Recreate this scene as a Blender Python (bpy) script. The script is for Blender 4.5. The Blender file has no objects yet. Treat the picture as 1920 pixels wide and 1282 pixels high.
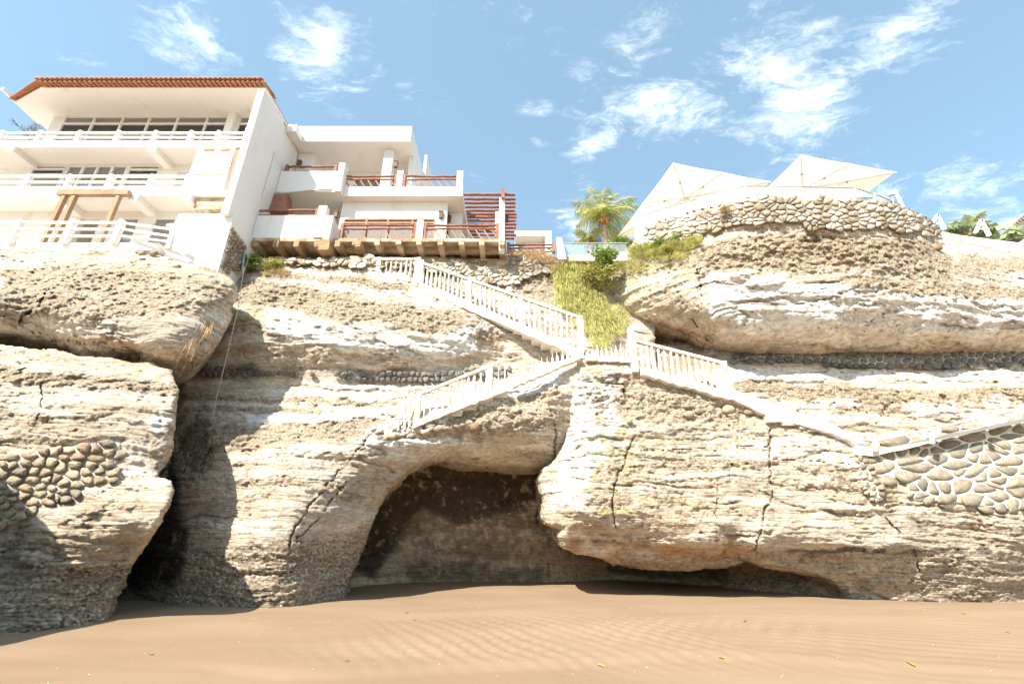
import bpy, math, random
import numpy as np
R = math.radians
random.seed(7); RNG = np.random.RandomState(7)
scene = bpy.context.scene
col = scene.collection

# ------------------------------------------------------------------ camera
EYE = 1.5; PITCH = R(22.6); FPX = 850.0
CP, SP = math.cos(PITCH), math.sin(PITCH)
cam = bpy.data.cameras.new('camera'); cam.sensor_width = 36; cam.lens = FPX / 1920 * 36
cam.clip_start = 0.1; cam.clip_end = 3000
co = bpy.data.objects.new('camera', cam); col.objects.link(co)
co.location = (0, 0, EYE); co.rotation_euler = (R(90) + PITCH, 0, 0)
scene.camera = co

# ------------------------------------------------------------------ light
SUN_TO = np.array([-0.42, -0.56, 0.71]); SUN_TO /= np.linalg.norm(SUN_TO)
sl = bpy.data.lights.new('sun', 'SUN'); sl.energy = 3.8; sl.angle = R(0.5); sl.color = (1.0, 0.93, 0.83)
so = bpy.data.objects.new('sun', sl); col.objects.link(so)
from mathutils import Vector
so.rotation_euler = Vector(SUN_TO).to_track_quat('Z', 'Y').to_euler()
scene.view_settings.view_transform = 'Standard'; scene.view_settings.look = 'None'
scene.view_settings.gamma = 1; scene.view_settings.use_curve_mapping = False
scene.view_settings.exposure = 1.45
scene.cycles.max_bounces = 6; scene.cycles.diffuse_bounces = 4

class NT:
    """small helper to write node trees"""
    def __init__(s, tree): s.t = tree; s.n = tree.nodes; s.l = tree.links
    def node(s, typ, ins=None, **kw):
        n = s.n.new(typ)
        for k, v in kw.items(): setattr(n, k, v)
        for k, v in (ins or {}).items(): s.set(n.inputs[k], v)
        return n
    def set(s, sock, v):
        if isinstance(v, bpy.types.NodeSocket): s.l.new(v, sock)
        elif isinstance(v, (tuple, list)) and len(v) == 3 and sock.type == 'RGBA': sock.default_value = (*v, 1)
        else: sock.default_value = v
    def math(s, op, a, b=0.0, c=None, clamp=False):
        n = s.node('ShaderNodeMath', operation=op, use_clamp=clamp); s.set(n.inputs[0], a); s.set(n.inputs[1], b)
        if c is not None: s.set(n.inputs[2], c)
        return n.outputs[0]
    def vmath(s, op, a, b=(0, 0, 0), out=0):
        n = s.node('ShaderNodeVectorMath', operation=op); s.set(n.inputs[0], a)
        if op == 'SCALE': s.set(n.inputs['Scale'], b)
        else: s.set(n.inputs[1], b)
        return n.outputs[out]
    def noise(s, vec, scale, detail=4, rough=0.5, dist=0.0):
        n = s.node('ShaderNodeTexNoise', {'Scale': scale, 'Detail': detail, 'Roughness': rough, 'Distortion': dist})
        if vec is not None: s.set(n.inputs['Vector'], vec)
        return n.outputs['Fac']
    def mix(s, f, a, b, blend='MIX'):
        n = s.node('ShaderNodeMix', data_type='RGBA', blend_type=blend)
        s.set(n.inputs['Factor'], f); s.set(n.inputs['A'] if False else n.inputs[6], a); s.set(n.inputs[7], b)
        return n.outputs[2]
    def ramp(s, f, lo, hi, a=0.0, b=1.0):
        n = s.node('ShaderNodeMapRange', {'Value': f, 'From Min': lo, 'From Max': hi, 'To Min': a, 'To Max': b}, interpolation_type='SMOOTHSTEP')
        return n.outputs[0]

# world: Nishita sky with wispy clouds fixed in direction space
world = bpy.data.worlds.new('World'); scene.world = world; world.use_nodes = True
world.node_tree.nodes.clear(); W = NT(world.node_tree)
sky = W.node('ShaderNodeTexSky', sky_type='NISHITA', sun_disc=False)
sky.sun_elevation = math.asin(SUN_TO[2]); sky.sun_rotation = math.atan2(SUN_TO[0], SUN_TO[1]) % (2 * math.pi)
sky.altitude = 0; sky.air_density = 1.0; sky.dust_density = 1.2; sky.ozone_density = 1.6
def ray(px, py):
    dx = (px - 960) / FPX; dy = (641 - py) / FPX
    return np.array([dx, CP - SP * dy, SP + CP * dy])
g = W.node('ShaderNodeTexCoord').outputs['Generated']
sep = W.node('ShaderNodeSeparateXYZ', {0: g})
zc = W.math('MAXIMUM', sep.outputs[2], 0.06)
plane = W.node('ShaderNodeCombineXYZ', {0: W.math('DIVIDE', sep.outputs[0], zc), 1: W.math('DIVIDE', sep.outputs[1], zc), 2: 0.0}).outputs[0]
CLOUDS = [(590, 110, 75, 95, .95), (690, 120, 40, 40, .5), (330, 90, 95, 65, .6), (390, 60, 50, 60, .6), (165, 110, 50, 30, .5),
          (780, 190, 55, 50, .6), (960, 30, 50, 45, .45), (1010, 195, 45, 25, .7), (1090, 180, 45, 50, .7), (1200, 100, 60, 90, .5),
          (1250, 210, 150, 75, .85), (1400, 130, 120, 80, .85), (1490, 60, 110, 60, .7), (1500, 215, 110, 75, 1.0), (1680, 80, 100, 85, .75),
          (1580, 160, 90, 60, .5), (1120, 275, 50, 40, .6), (1780, 350, 130, 50, .75), (1100, 400, 60, 60, .8), (1880, 400, 80, 50, .7), (1010, 270, 30, 20, .4),
          (480, 230, 30, 20, .2), (1640, 320, 90, 60, .35), (870, 80, 60, 40, .2)]
acc = None
for (px, py, rx, ry, s_) in CLOUDS:
    d = ray(px, py); d /= np.linalg.norm(d)
    r0 = d[:2] / d[2]
    a = ray(px + rx, py); a = a[:2] / a[2] - r0; b = ray(px, py - ry); b = b[:2] / b[2] - r0
    # radii in cloud plane: x from a, y from b
    iv = W.vmath('MULTIPLY', W.vmath('SUBTRACT', plane, (float(r0[0]), float(r0[1]), 0)), (1 / abs(a[0]), 1 / max(abs(b[1]), .02), 0))
    dd = W.vmath('LENGTH', iv, out=1)
    f = W.math('MULTIPLY', W.ramp(dd, 1.75, 0.15), s_)
    acc = f if acc is None else W.math('MAXIMUM', acc, f)
# wispy noise, streaked along one direction
rot = W.node('ShaderNodeMapping', {'Vector': plane, 'Rotation': (0, 0, R(-28)), 'Scale': (1.0, 1.7, 1)}).outputs[0]
warp = W.node('ShaderNodeTexNoise', {'Vector': rot, 'Scale': 3.0, 'Detail': 5}).outputs['Color']
rot2 = W.vmath('ADD', rot, W.vmath('SCALE', warp, 0.75))
n1 = W.noise(rot2, 4.2, 9, 0.62)
n2 = W.noise(rot2, 13.0, 7, 0.7)
nn = W.math('ADD', W.math('MULTIPLY', n1, 0.68), W.math('MULTIPLY', n2, 0.32))
base = W.math('ADD', W.math('MULTIPLY', W.math('SUBTRACT', nn, 0.50), 2.3), W.math('SUBTRACT', W.math('MULTIPLY', acc, 0.56), 0.26))
cm = W.ramp(base, -0.08, 0.62)
CLOUD_COL = (6.6, 7.15, 7.4); SKY_STR = 0.097
hz = W.vmath('MULTIPLY', W.mix(0.16, sky.outputs[0], (6.5, 8.2, 9.6)), (.81, .93, .90))
skyc = W.mix(W.math('MULTIPLY', cm, 0.80), hz, CLOUD_COL)
bg = W.node('ShaderNodeBackground', {'Color': skyc, 'Strength': SKY_STR})
W.l.new(bg.outputs[0], W.node('ShaderNodeOutputWorld').inputs[0])

# ------------------------------------------------------------------ pixel <-> place helpers
def P(px, py, Y):
    """the point seen at photo pixel (px,py) at forward distance Y"""
    r = ray(px, py); t = Y / r[1]
    return (r[0] * t, Y, EYE + r[2] * t)
def XX(px, py, Y): return P(px, py, Y)[0]
def ZZ(py, Y): return P(960, py, Y)[2]

# ------------------------------------------------------------------ numpy noise
_perm = RNG.permutation(256); _perm = np.concatenate([_perm, _perm, _perm])
_g3 = RNG.normal(size=(256, 3)); _g3 /= np.linalg.norm(_g3, axis=1)[:, None]
_rj = RNG.rand(256, 3)
def perlin(x, y, z):
    xi = np.floor(x).astype(np.int64); yi = np.floor(y).astype(np.int64); zi = np.floor(z).astype(np.int64)
    xf, yf, zf = x - xi, y - yi, z - zi
    u, v, w = [t * t * t * (t * (t * 6 - 15) + 10) for t in (xf, yf, zf)]
    xi &= 255; yi &= 255; zi &= 255
    out = 0
    for a in (0, 1):
        wa = u if a else 1 - u
        ia = _perm[(xi + a)]
        for b in (0, 1):
            wb = v if b else 1 - v
            ib = _perm[(ia + yi + b) % 512]
            for c in (0, 1):
                wc = w if c else 1 - w
                gg = _g3[_perm[(ib + zi + c) % 512]]
                out = out + wa * wb * wc * (gg[..., 0] * (xf - a) + gg[..., 1] * (yf - b) + gg[..., 2] * (zf - c))
    return out * 1.6
def fbm(x, y, z, octv=4, gain=0.5):
    s = 0; a = 1; f = 1; t = 0
    for i in range(octv):
        s = s + a * perlin(x * f + 17.3 * i, y * f + 5.1 * i, z * f + 9.7 * i); t += a; a *= gain; f *= 2.03
    return s / t
def worley(x, y, z):
    """distance to nearest feature point"""
    out = np.empty(len(x)); CH = 60000
    for s in range(0, len(x), CH):
        X_, Y_, Z_ = x[s:s+CH], y[s:s+CH], z[s:s+CH]
        xi, yi, zi = np.floor(X_).astype(np.int64), np.floor(Y_).astype(np.int64), np.floor(Z_).astype(np.int64)
        best = np.full(len(X_), 9.0)
        for a in (-1, 0, 1):
            for b in (-1, 0, 1):
                for c in (-1, 0, 1):
                    h = _perm[(_perm[(_perm[(xi + a) & 255] + yi + b) % 512] + zi + c) % 512]
                    j = _rj[h]
                    d = (xi + a + j[:, 0] - X_)**2 + (yi + b + j[:, 1] - Y_)**2 + (zi + c + j[:, 2] - Z_)**2
                    best = np.minimum(best, d)
        out[s:s+CH] = np.sqrt(best)
    return out
def sstep(x, a, b):
    t = np.clip((x - a) / (b - a), 0, 1); return t * t * (3 - 2 * t)

# ------------------------------------------------------------------ object helpers
def tag(o, label=None, cat=None, group=None, kind=None):
    if label: o['label'] = label
    if cat: o['category'] = cat; o['kind'] = 'thing'
    if group: o['group'] = group
    if kind: o['kind'] = kind
    return o
def empty(name, loc, label, cat, group=None, rz=0):
    o = bpy.data.objects.new(name, None); col.objects.link(o); o.location = loc; o.rotation_euler.z = rz
    o.empty_display_size = 0.2
    return tag(o, label, cat, group)
def link(name, me, parent=None, mat=None):
    o = bpy.data.objects.new(name, me); col.objects.link(o)
    if mat is not None and not me.materials: me.materials.append(mat)
    if parent is not None:
        o.parent = parent
        o.location = tuple(-c for c in parent.location) if parent.type == 'EMPTY' else (0, 0, 0)
    return o
def mesh_np(name, V, F, smooth=True):
    """V (n,3), F (m,4) or (m,3)"""
    me = bpy.data.meshes.new(name); V = np.asarray(V, dtype=np.float32); F = np.asarray(F, dtype=np.int32)
    k = F.shape[1]
    me.vertices.add(len(V)); me.vertices.foreach_set('co', V.ravel())
    me.loops.add(F.size); me.loops.foreach_set('vertex_index', F.ravel())
    me.polygons.add(len(F)); me.polygons.foreach_set('loop_start', np.arange(0, F.size, k, dtype=np.int32))
    me.polygons.foreach_set('use_smooth', np.full(len(F), smooth))
    me.update(calc_edges=True); me.validate()
    return me
class MB:
    """collects boxes, tubes, lathes; build() links ONE mesh object"""
    def __init__(s): s.v = []; s.f = []; s.sm = []
    def add(s, vs, fs, smooth=False):
        n = len(s.v); s.v += [tuple(map(float, v)) for v in vs]; s.f += [tuple(i + n for i in f) for f in fs]; s.sm += [smooth] * len(fs); return s
    def hexa(s, c8):
        return s.add(c8, [(0, 3, 2, 1), (4, 5, 6, 7), (0, 1, 5, 4), (1, 2, 6, 5), (2, 3, 7, 6), (3, 0, 4, 7)])
    def box(s, x0, x1, y0, y1, z0, z1):
        return s.hexa([(x0, y0, z0), (x1, y0, z0), (x1, y1, z0), (x0, y1, z0), (x0, y0, z1), (x1, y0, z1), (x1, y1, z1), (x0, y1, z1)])
    def beam(s, a, b, w, h, up=(0, 0, 1)):
        a = Vector(a); b = Vector(b); d = (b - a).normalized(); up = Vector(up)
        sd = d.cross(up).normalized() * (w / 2); u = sd.cross(d).normalized() * (h / 2)
        return s.hexa([a - sd - u, a + sd - u, a + sd + u, a - sd + u, b - sd - u, b + sd - u, b + sd + u, b - sd + u])
    def tube(s, pts, rad, n=8, caps=True):
        pts = [Vector(p) for p in pts]
        if not isinstance(rad, (list, tuple)): rad = [rad] * len(pts)
        vs = []; fs = []
        for i, p in enumerate(pts):
            d = (pts[min(i + 1, len(pts) - 1)] - pts[max(i - 1, 0)]).normalized()
            a = Vector((0, 0, 1)) if abs(d.z) < .9 else Vector((1, 0, 0))
            u = d.cross(a).normalized(); v = u.cross(d)
            for k in range(n):
                t = 2 * math.pi * k / n; vs.append(p + (u * math.cos(t) + v * math.sin(t)) * rad[i])
        for i in range(len(pts) - 1):
            for k in range(n):
                k2 = (k + 1) % n; fs.append((i * n + k, i * n + k2, (i + 1) * n + k2, (i + 1) * n + k))
        s.add(vs, fs, True)
        if caps:
            s.add(vs[:n], [tuple(range(n))]); s.add(vs[-n:], [tuple(reversed(range(n)))])
        return s
    def mesh(s, name):
        me = bpy.data.meshes.new(name); me.from_pydata(s.v, [], s.f); me.polygons.foreach_set('use_smooth', s.sm); me.update(); return me
    def build(s, name, mat, parent=None):
        return link(name, s.mesh(name), parent, mat)

# ------------------------------------------------------------------ materials
def mat_new(name):
    m = bpy.data.materials.new(name); m.use_nodes = True; m.node_tree.nodes.clear(); n = NT(m.node_tree)
    b = n.node('ShaderNodeBsdfPrincipled'); o = n.node('ShaderNodeOutputMaterial'); n.l.new(b.outputs[0], o.inputs[0])
    b.inputs['Specular IOR Level'].default_value = 0.3
    return m, n, b
def bump(n, b, h, strength, dist):
    bp = n.node('ShaderNodeBump', {'Strength': strength, 'Distance': dist, 'Height': h}); n.l.new(bp.outputs[0], b.inputs['Normal'])
def simple(name, c, c2=None, scale=3, rough=0.8, bmp=0.3, bs=40, bd=0.01, stretch=(1, 1, 1), contrast=(.35, .7)):
    m, n, b = mat_new(name)
    geo = n.node('ShaderNodeNewGeometry').outputs['Position']
    v = n.vmath('MULTIPLY', geo, stretch)
    f = n.ramp(n.noise(v, scale, 6, 0.6), *contrast)
    n.set(b.inputs['Base Color'], n.mix(f, c, c2 or tuple(x * .75 for x in c)))
    b.inputs['Roughness'].default_value = rough
    if bmp: bump(n, b, n.noise(v, bs, 4, .6), bmp, bd)
    return m
M = {}
# rock: albedo from a per-vertex stone colour that includes painted groove shade, fine grain and bump on top
def rock_mat():
    m, n, b = mat_new('rock')
    pos = n.node('ShaderNodeNewGeometry').outputs['Position']
    c = n.node('ShaderNodeAttribute', attribute_name='albedo').outputs['Color']
    r = n.node('ShaderNodeAttribute', attribute_name='rubble').outputs['Fac']
    st = n.vmath('MULTIPLY', pos, (1.2, 1.2, 9.0))
    g1 = n.noise(st, 2.2, 7, .65); g2 = n.noise(pos, 26, 5, .7); g3 = n.noise(pos, 6, 6, .65)
    k = n.math('ADD', n.math('ADD', n.ramp(g1, .3, .7, -.20, .20), n.ramp(g2, .3, .7, -.10, .10)), n.ramp(g3, .3, .7, -.16, .16))
    cc = n.vmath('SCALE', c, n.math('ADD', 1.0, k))
    # dark pits at the bump hollows of the rubbly beds
    vo = n.node('ShaderNodeTexVoronoi', {'Vector': n.vmath('ADD', pos, n.vmath('SCALE', n.node('ShaderNodeTexNoise', {'Vector': pos, 'Scale': 9.0}).outputs['Color'], .12)), 'Scale': 13.0}, feature='F1').outputs['Distance']
    pit = n.math('MULTIPLY', n.ramp(vo, .45, .8), r)
    cc = n.mix(n.math('MULTIPLY', pit, .45), cc, (0.10, 0.075, 0.05))
    n.set(b.inputs['Base Color'], cc); b.inputs['Roughness'].default_value = .93; b.inputs['Specular IOR Level'].default_value = .15
    lay = n.noise(n.vmath('MULTIPLY', pos, (.8, .8, 14.0)), 1.6, 8, .7)
    h = n.math('ADD', n.math('ADD', n.math('MULTIPLY', g2, .35), n.math('MULTIPLY', lay, 1.7)), n.math('MULTIPLY', n.math('MULTIPLY', vo, -1.3), r))
    bump(n, b, h, .95, .07)
    return m
M['rock'] = rock_mat()
def sand_mat():
    m, n, b = mat_new('sand')
    pos = n.node('ShaderNodeNewGeometry').outputs['Position']
    a = n.noise(n.vmath('MULTIPLY', pos, (.25, .8, 1)), 1.1, 5, .6); g_ = n.noise(pos, 160, 3, .7)
    c = n.mix(n.ramp(a, .3, .7), (.262, .184, .116), (.30, .217, .142))
    c = n.mix(n.ramp(g_, .35, .75, 0, .35), c, (.20, .135, .085))
    n.set(b.inputs['Base Color'], c); b.inputs['Roughness'].default_value = .95; b.inputs['Specular IOR Level'].default_value = .1
    rp = n.noise(n.vmath('MULTIPLY', pos, (1, .35, 1)), 7, 4, .6)
    bump(n, b, n.math('ADD', n.math('MULTIPLY', g_, .15), rp), .35, .012)
    return m
M['sand'] = sand_mat()
def stone_mat(name, cols, grain=30, pale=0.0):
    m, n, b = mat_new(name)
    pos = n.node('ShaderNodeNewGeometry').outputs['Position']; rnd = n.node('ShaderNodeObjectInfo').outputs['Random']
    cr = n.node('ShaderNodeValToRGB', {0: rnd}); cr.color_ramp.interpolation = 'LINEAR'
    e = cr.color_ramp.elements
    while len(e) < len(cols): e.new(0.5)
    for i, c in enumerate(cols): e[i].position = i / (len(cols) - 1); e[i].color = (*c, 1)
    g1 = n.noise(pos, 7, 6, .65); g2 = n.noise(pos, grain, 4, .7)
    c = n.vmath('SCALE', cr.outputs[0], n.math('ADD', n.ramp(g1, .3, .7, .72, 1.2), n.ramp(g2, .3, .7, -.15, .15)))
    if pale: c = n.mix(n.ramp(n.noise(pos, 1.3, 5, .7), .45, .62, 0, pale), c, (.72, .66, .58))
    n.set(b.inputs['Base Color'], c); b.inputs['Roughness'].default_value = .88
    bump(n, b, n.math('ADD', g1, n.math('MULTIPLY', g2, .5)), .5, .02)
    return m
M['cobble'] = stone_mat('cobble', [(.10, .10, .095), (.17, .16, .145), (.12, .12, .115), (.22, .19, .16), (.14, .135, .125), (.25, .23, .20)])
M['cobble_warm'] = stone_mat('cobble_warm', [(.26, .205, .135), (.38, .31, .215), (.20, .17, .13), (.42, .345, .25), (.31, .25, .17), (.28, .185, .12), (.46, .39, .29)])
M['flag'] = stone_mat('flagstone', [(.24, .205, .145), (.28, .235, .17), (.21, .185, .14), (.31, .255, .185), (.26, .22, .165)])
M['rubble'] = stone_mat('rubble', [(.27, .21, .14), (.21, .16, .105), (.34, .275, .195), (.25, .195, .13), (.46, .40, .31), (.31, .235, .16)], pale=.65)
M['mortar'] = simple('mortar', (.62, .56, .47), (.48, .41, .32), 2.5, .95, .5, 30, .02)
M['mortar_white'] = simple('mortar_white', (.78, .72, .63), (.60, .48, .33), 1.3, .95, .5, 24, .02, contrast=(.45, .75))
M['mortar_dark'] = simple('mortar_dark', (.50, .42, .33), (.33, .26, .19), 2.5, .95, .5, 30, .03)
M['white'] = simple('white_stucco', (.80, .77, .73), (.70, .64, .56), .9, .85, .25, 50, .006, stretch=(1.6, 1.6, .5), contrast=(.48, .85))
M['white_old'] = simple('weathered_white', (.79, .75, .70), (.62, .50, .38), 1.3, .9, .4, 35, .012, stretch=(1.2, 1.2, .8), contrast=(.58, .85))
M['paint'] = simple('white_paint', (.80, .79, .77), (.74, .71, .67), 3, .6, .1, 60, .003)
M['baluster'] = simple('old_baluster', (.70, .63, .54), (.40, .28, .19), 6.0, .9, .6, 45, .015, contrast=(.44, .72))
M['red_wood'] = simple('red_wood', (.33, .15, .105), (.22, .095, .065), 5, .75, .4, 40, .01)
M['pale_wood'] = simple('pale_wood', (.46, .27, .18), (.34, .18, .11), 5, .8, .4, 40, .01)
M['wood'] = simple('old_timber', (.42, .29, .17), (.25, .16, .09), 3, .85, .6, 30, .02, stretch=(1, .4, 3))
M['stained'] = simple('stained_concrete', (.60, .49, .35), (.30, .21, .13), 2.2, .9, .6, 22, .02, stretch=(1, 1, 1.5), contrast=(.38, .66))
M['tile'] = simple('clay_tile', (.56, .27, .15), (.40, .18, .10), 6, .8, .3, 40, .008)
M['metal'] = simple('grey_metal', (.45, .46, .47), (.35, .36, .37), 6, .45, .0)
M['rope'] = simple('rope', (.16, .15, .14), (.10, .09, .08), 20, .9, .0)
M['lampbox'] = simple('brown_lamp', (.16, .085, .05), (.11, .06, .04), 8, .6, .1)
M['terracotta'] = simple('terracotta', (.36, .16, .11), (.28, .12, .08), 4, .85, .2)
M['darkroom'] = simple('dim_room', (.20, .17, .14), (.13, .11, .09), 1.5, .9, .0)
M['curtain'] = simple('curtain', (.62, .56, .50), (.45, .40, .36), 3, .9, .0, stretch=(9, 1, .5))
M['board'] = simple('plywood', (.42, .27, .17), (.30, .19, .115), 2.5, .85, .3, 30, .01, stretch=(1, 1, .3))
M['bark'] = simple('palm_bark', (.36, .28, .20), (.22, .16, .11), 14, .9, .6, 30, .02)
M['stem'] = simple('stem', (.24, .17, .10), (.16, .11, .07), 8, .9, .0)
M['coconut'] = simple('coconut', (.48, .26, .08), (.36, .18, .06), 8, .7, .0)
M['thatch'] = simple('thatch', (.34, .27, .20), (.22, .17, .12), 10, .95, .6, 30, .03)
def leaf_mat(name, cols, trans=.35):
    m, n, b = mat_new(name)
    pos = n.node('ShaderNodeNewGeometry').outputs['Position']; rnd = n.node('ShaderNodeNewGeometry').outputs['Random Per Island']
    cr = n.node('ShaderNodeValToRGB', {0: rnd}); e = cr.color_ramp.elements
    while len(e) < len(cols): e.new(0.5)
    for i, c in enumerate(cols): e[i].position = i / (len(cols) - 1); e[i].color = (*c, 1)
    c = n.vmath('SCALE', cr.outputs[0], n.ramp(n.noise(pos, 3.0, 3, .6), .3, .7, .75, 1.3))
    n.set(b.inputs['Base Color'], c); b.inputs['Roughness'].default_value = .6
    tr = n.node('ShaderNodeBsdfTranslucent'); n.set(tr.inputs[0], c)
    mx = n.node('ShaderNodeMixShader', {0: trans}); n.l.new(b.outputs[0], mx.inputs[1]); n.l.new(tr.outputs[0], mx.inputs[2])
    n.l.new(mx.outputs[0], n.n['Material Output'].inputs[0])
    return m
M['palm_leaf'] = leaf_mat('palm_leaf', [(.22, .30, .06), (.46, .46, .10), (.68, .58, .22), (.28, .34, .08), (.72, .64, .40)])
M['green_leaf'] = leaf_mat('green_leaf', [(.10, .20, .04), (.20, .30, .06), (.32, .36, .09), (.15, .24, .05)])
M['yellow_leaf'] = leaf_mat('yellow_leaf', [(.36, .36, .08), (.50, .44, .12), (.26, .30, .07), (.58, .50, .20)])
M['grass'] = leaf_mat('grass_blade', [(.56, .54, .18), (.44, .47, .13), (.66, .56, .28), (.52, .50, .17), (.36, .40, .10)])
M['dry'] = leaf_mat('dry_twig', [(.50, .34, .18), (.60, .44, .26), (.40, .26, .14)], .2)
M['sea_grape'] = leaf_mat('sea_grape_leaf', [(.22, .30, .14), (.34, .40, .22), (.44, .48, .30), (.18, .26, .12)])
def glass_mat(name, tint, alpha):
    m, n, b = mat_new(name)
    b.inputs['Base Color'].default_value = (*tint, 1); b.inputs['Roughness'].default_value = .08; b.inputs['Specular IOR Level'].default_value = .6
    tr = n.node('ShaderNodeBsdfTransparent', {0: (.93, .96, .97)})
    mx = n.node('ShaderNodeMixShader', {0: alpha}); n.l.new(tr.outputs[0], mx.inputs[1]); n.l.new(b.outputs[0], mx.inputs[2])
    n.l.new(mx.outputs[0], n.n['Material Output'].inputs[0])
    return m
M['window_glass'] = glass_mat('window_glass', (.30, .28, .26), .75)
M['clear_glass'] = glass_mat('clear_glass', (.72, .78, .80), .16)
def cloth_mat():
    m, n, b = mat_new('canvas'); b.inputs['Base Color'].default_value = (.74, .67, .58, 1); b.inputs['Roughness'].default_value = .9
    tr = n.node('ShaderNodeBsdfTranslucent', {0: (.72, .62, .50)})
    mx = n.node('ShaderNodeMixShader', {0: .45}); n.l.new(b.outputs[0], mx.inputs[1]); n.l.new(tr.outputs[0], mx.inputs[2])
    n.l.new(mx.outputs[0], n.n['Material Output'].inputs[0]); return m
M['canvas'] = cloth_mat()
# ------------------------------------------------------------------ rock masses
def in_poly(px, py, poly):
    inside = np.zeros(px.shape, bool); n = len(poly)
    for i in range(n):
        x1, y1 = poly[i]; x2, y2 = poly[(i + 1) % n]
        if y1 == y2: continue
        c = ((y1 > py) != (y2 > py)) & (px < (x2 - x1) * (py - y1) / (y2 - y1) + x1)
        inside ^= c
    return inside
def d_line(px, py, pts, closed=False):
    best = np.full(px.shape, 1e9); n = len(pts)
    for i in range(n if closed else n - 1):
        x1, y1 = pts[i]; x2, y2 = pts[(i + 1) % n]; dx, dy = x2 - x1, y2 - y1; L = dx * dx + dy * dy + 1e-9
        t = np.clip(((px - x1) * dx + (py - y1) * dy) / L, 0, 1)
        best = np.minimum(best, np.hypot(px - x1 - t * dx, py - y1 - t * dy))
    return best
class Depth:
    """smooth forward-distance field through control points"""
    def __init__(s, ctrl, c=0.45):
        a = np.array(ctrl, float); s.q = a[:, :2] / 100; s.c = c
        A = s.k(s.q[:, None] - s.q[None]); n = len(a); A -= np.eye(n) * .06
        s.m = a[:, 2].mean(); s.w = np.linalg.solve(A, a[:, 2] - s.m)
    def k(s, d): return np.sqrt((d**2).sum(-1) + s.c**2)
    def __call__(s, px, py):
        px = np.asarray(px, float); q = np.stack([px / 100, np.asarray(py, float) / 100], -1); out = np.zeros(px.shape)
        for (qx, qy), w in zip(s.q, s.w): out += w * np.sqrt((q[..., 0] - qx)**2 + (q[..., 1] - qy)**2 + s.c**2)
        return out + s.m
def unproj(px, py, Y):
    dx = (px - 960) / FPX; dy = (641 - py) / FPX; ry = CP - SP * dy; rz = SP + CP * dy
    return np.stack([dx / ry * Y, Y, EYE + rz / ry * Y], -1)
def zone(px, py, items):
    """items: ('b',cx,cy,rx,ry,w) blobs, ('l',pts,halfwidth,w) bands, ('p',poly,soft,w) areas"""
    m = np.zeros(px.shape)
    for it in items:
        if it[0] == 'b':
            _, cx, cy, rx, ry, w = it; d = np.hypot((px - cx) / rx, (py - cy) / ry); v = 1 - sstep(d, .72, 1.2)
        elif it[0] == 'l':
            _, pts, hw, w = it; d = d_line(px, py, pts); v = 1 - sstep(d, hw * .65, hw * 1.35)
        else:
            _, poly, soft, w = it; d = d_line(px, py, poly, True); ins = in_poly(px, py, poly); v = sstep(np.where(ins, d, -d), -soft, soft)
        m = np.maximum(m, v * w)
    return m
def lerp(a, b, t): return a + (np.array(b) - a) * t[..., None]
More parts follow.
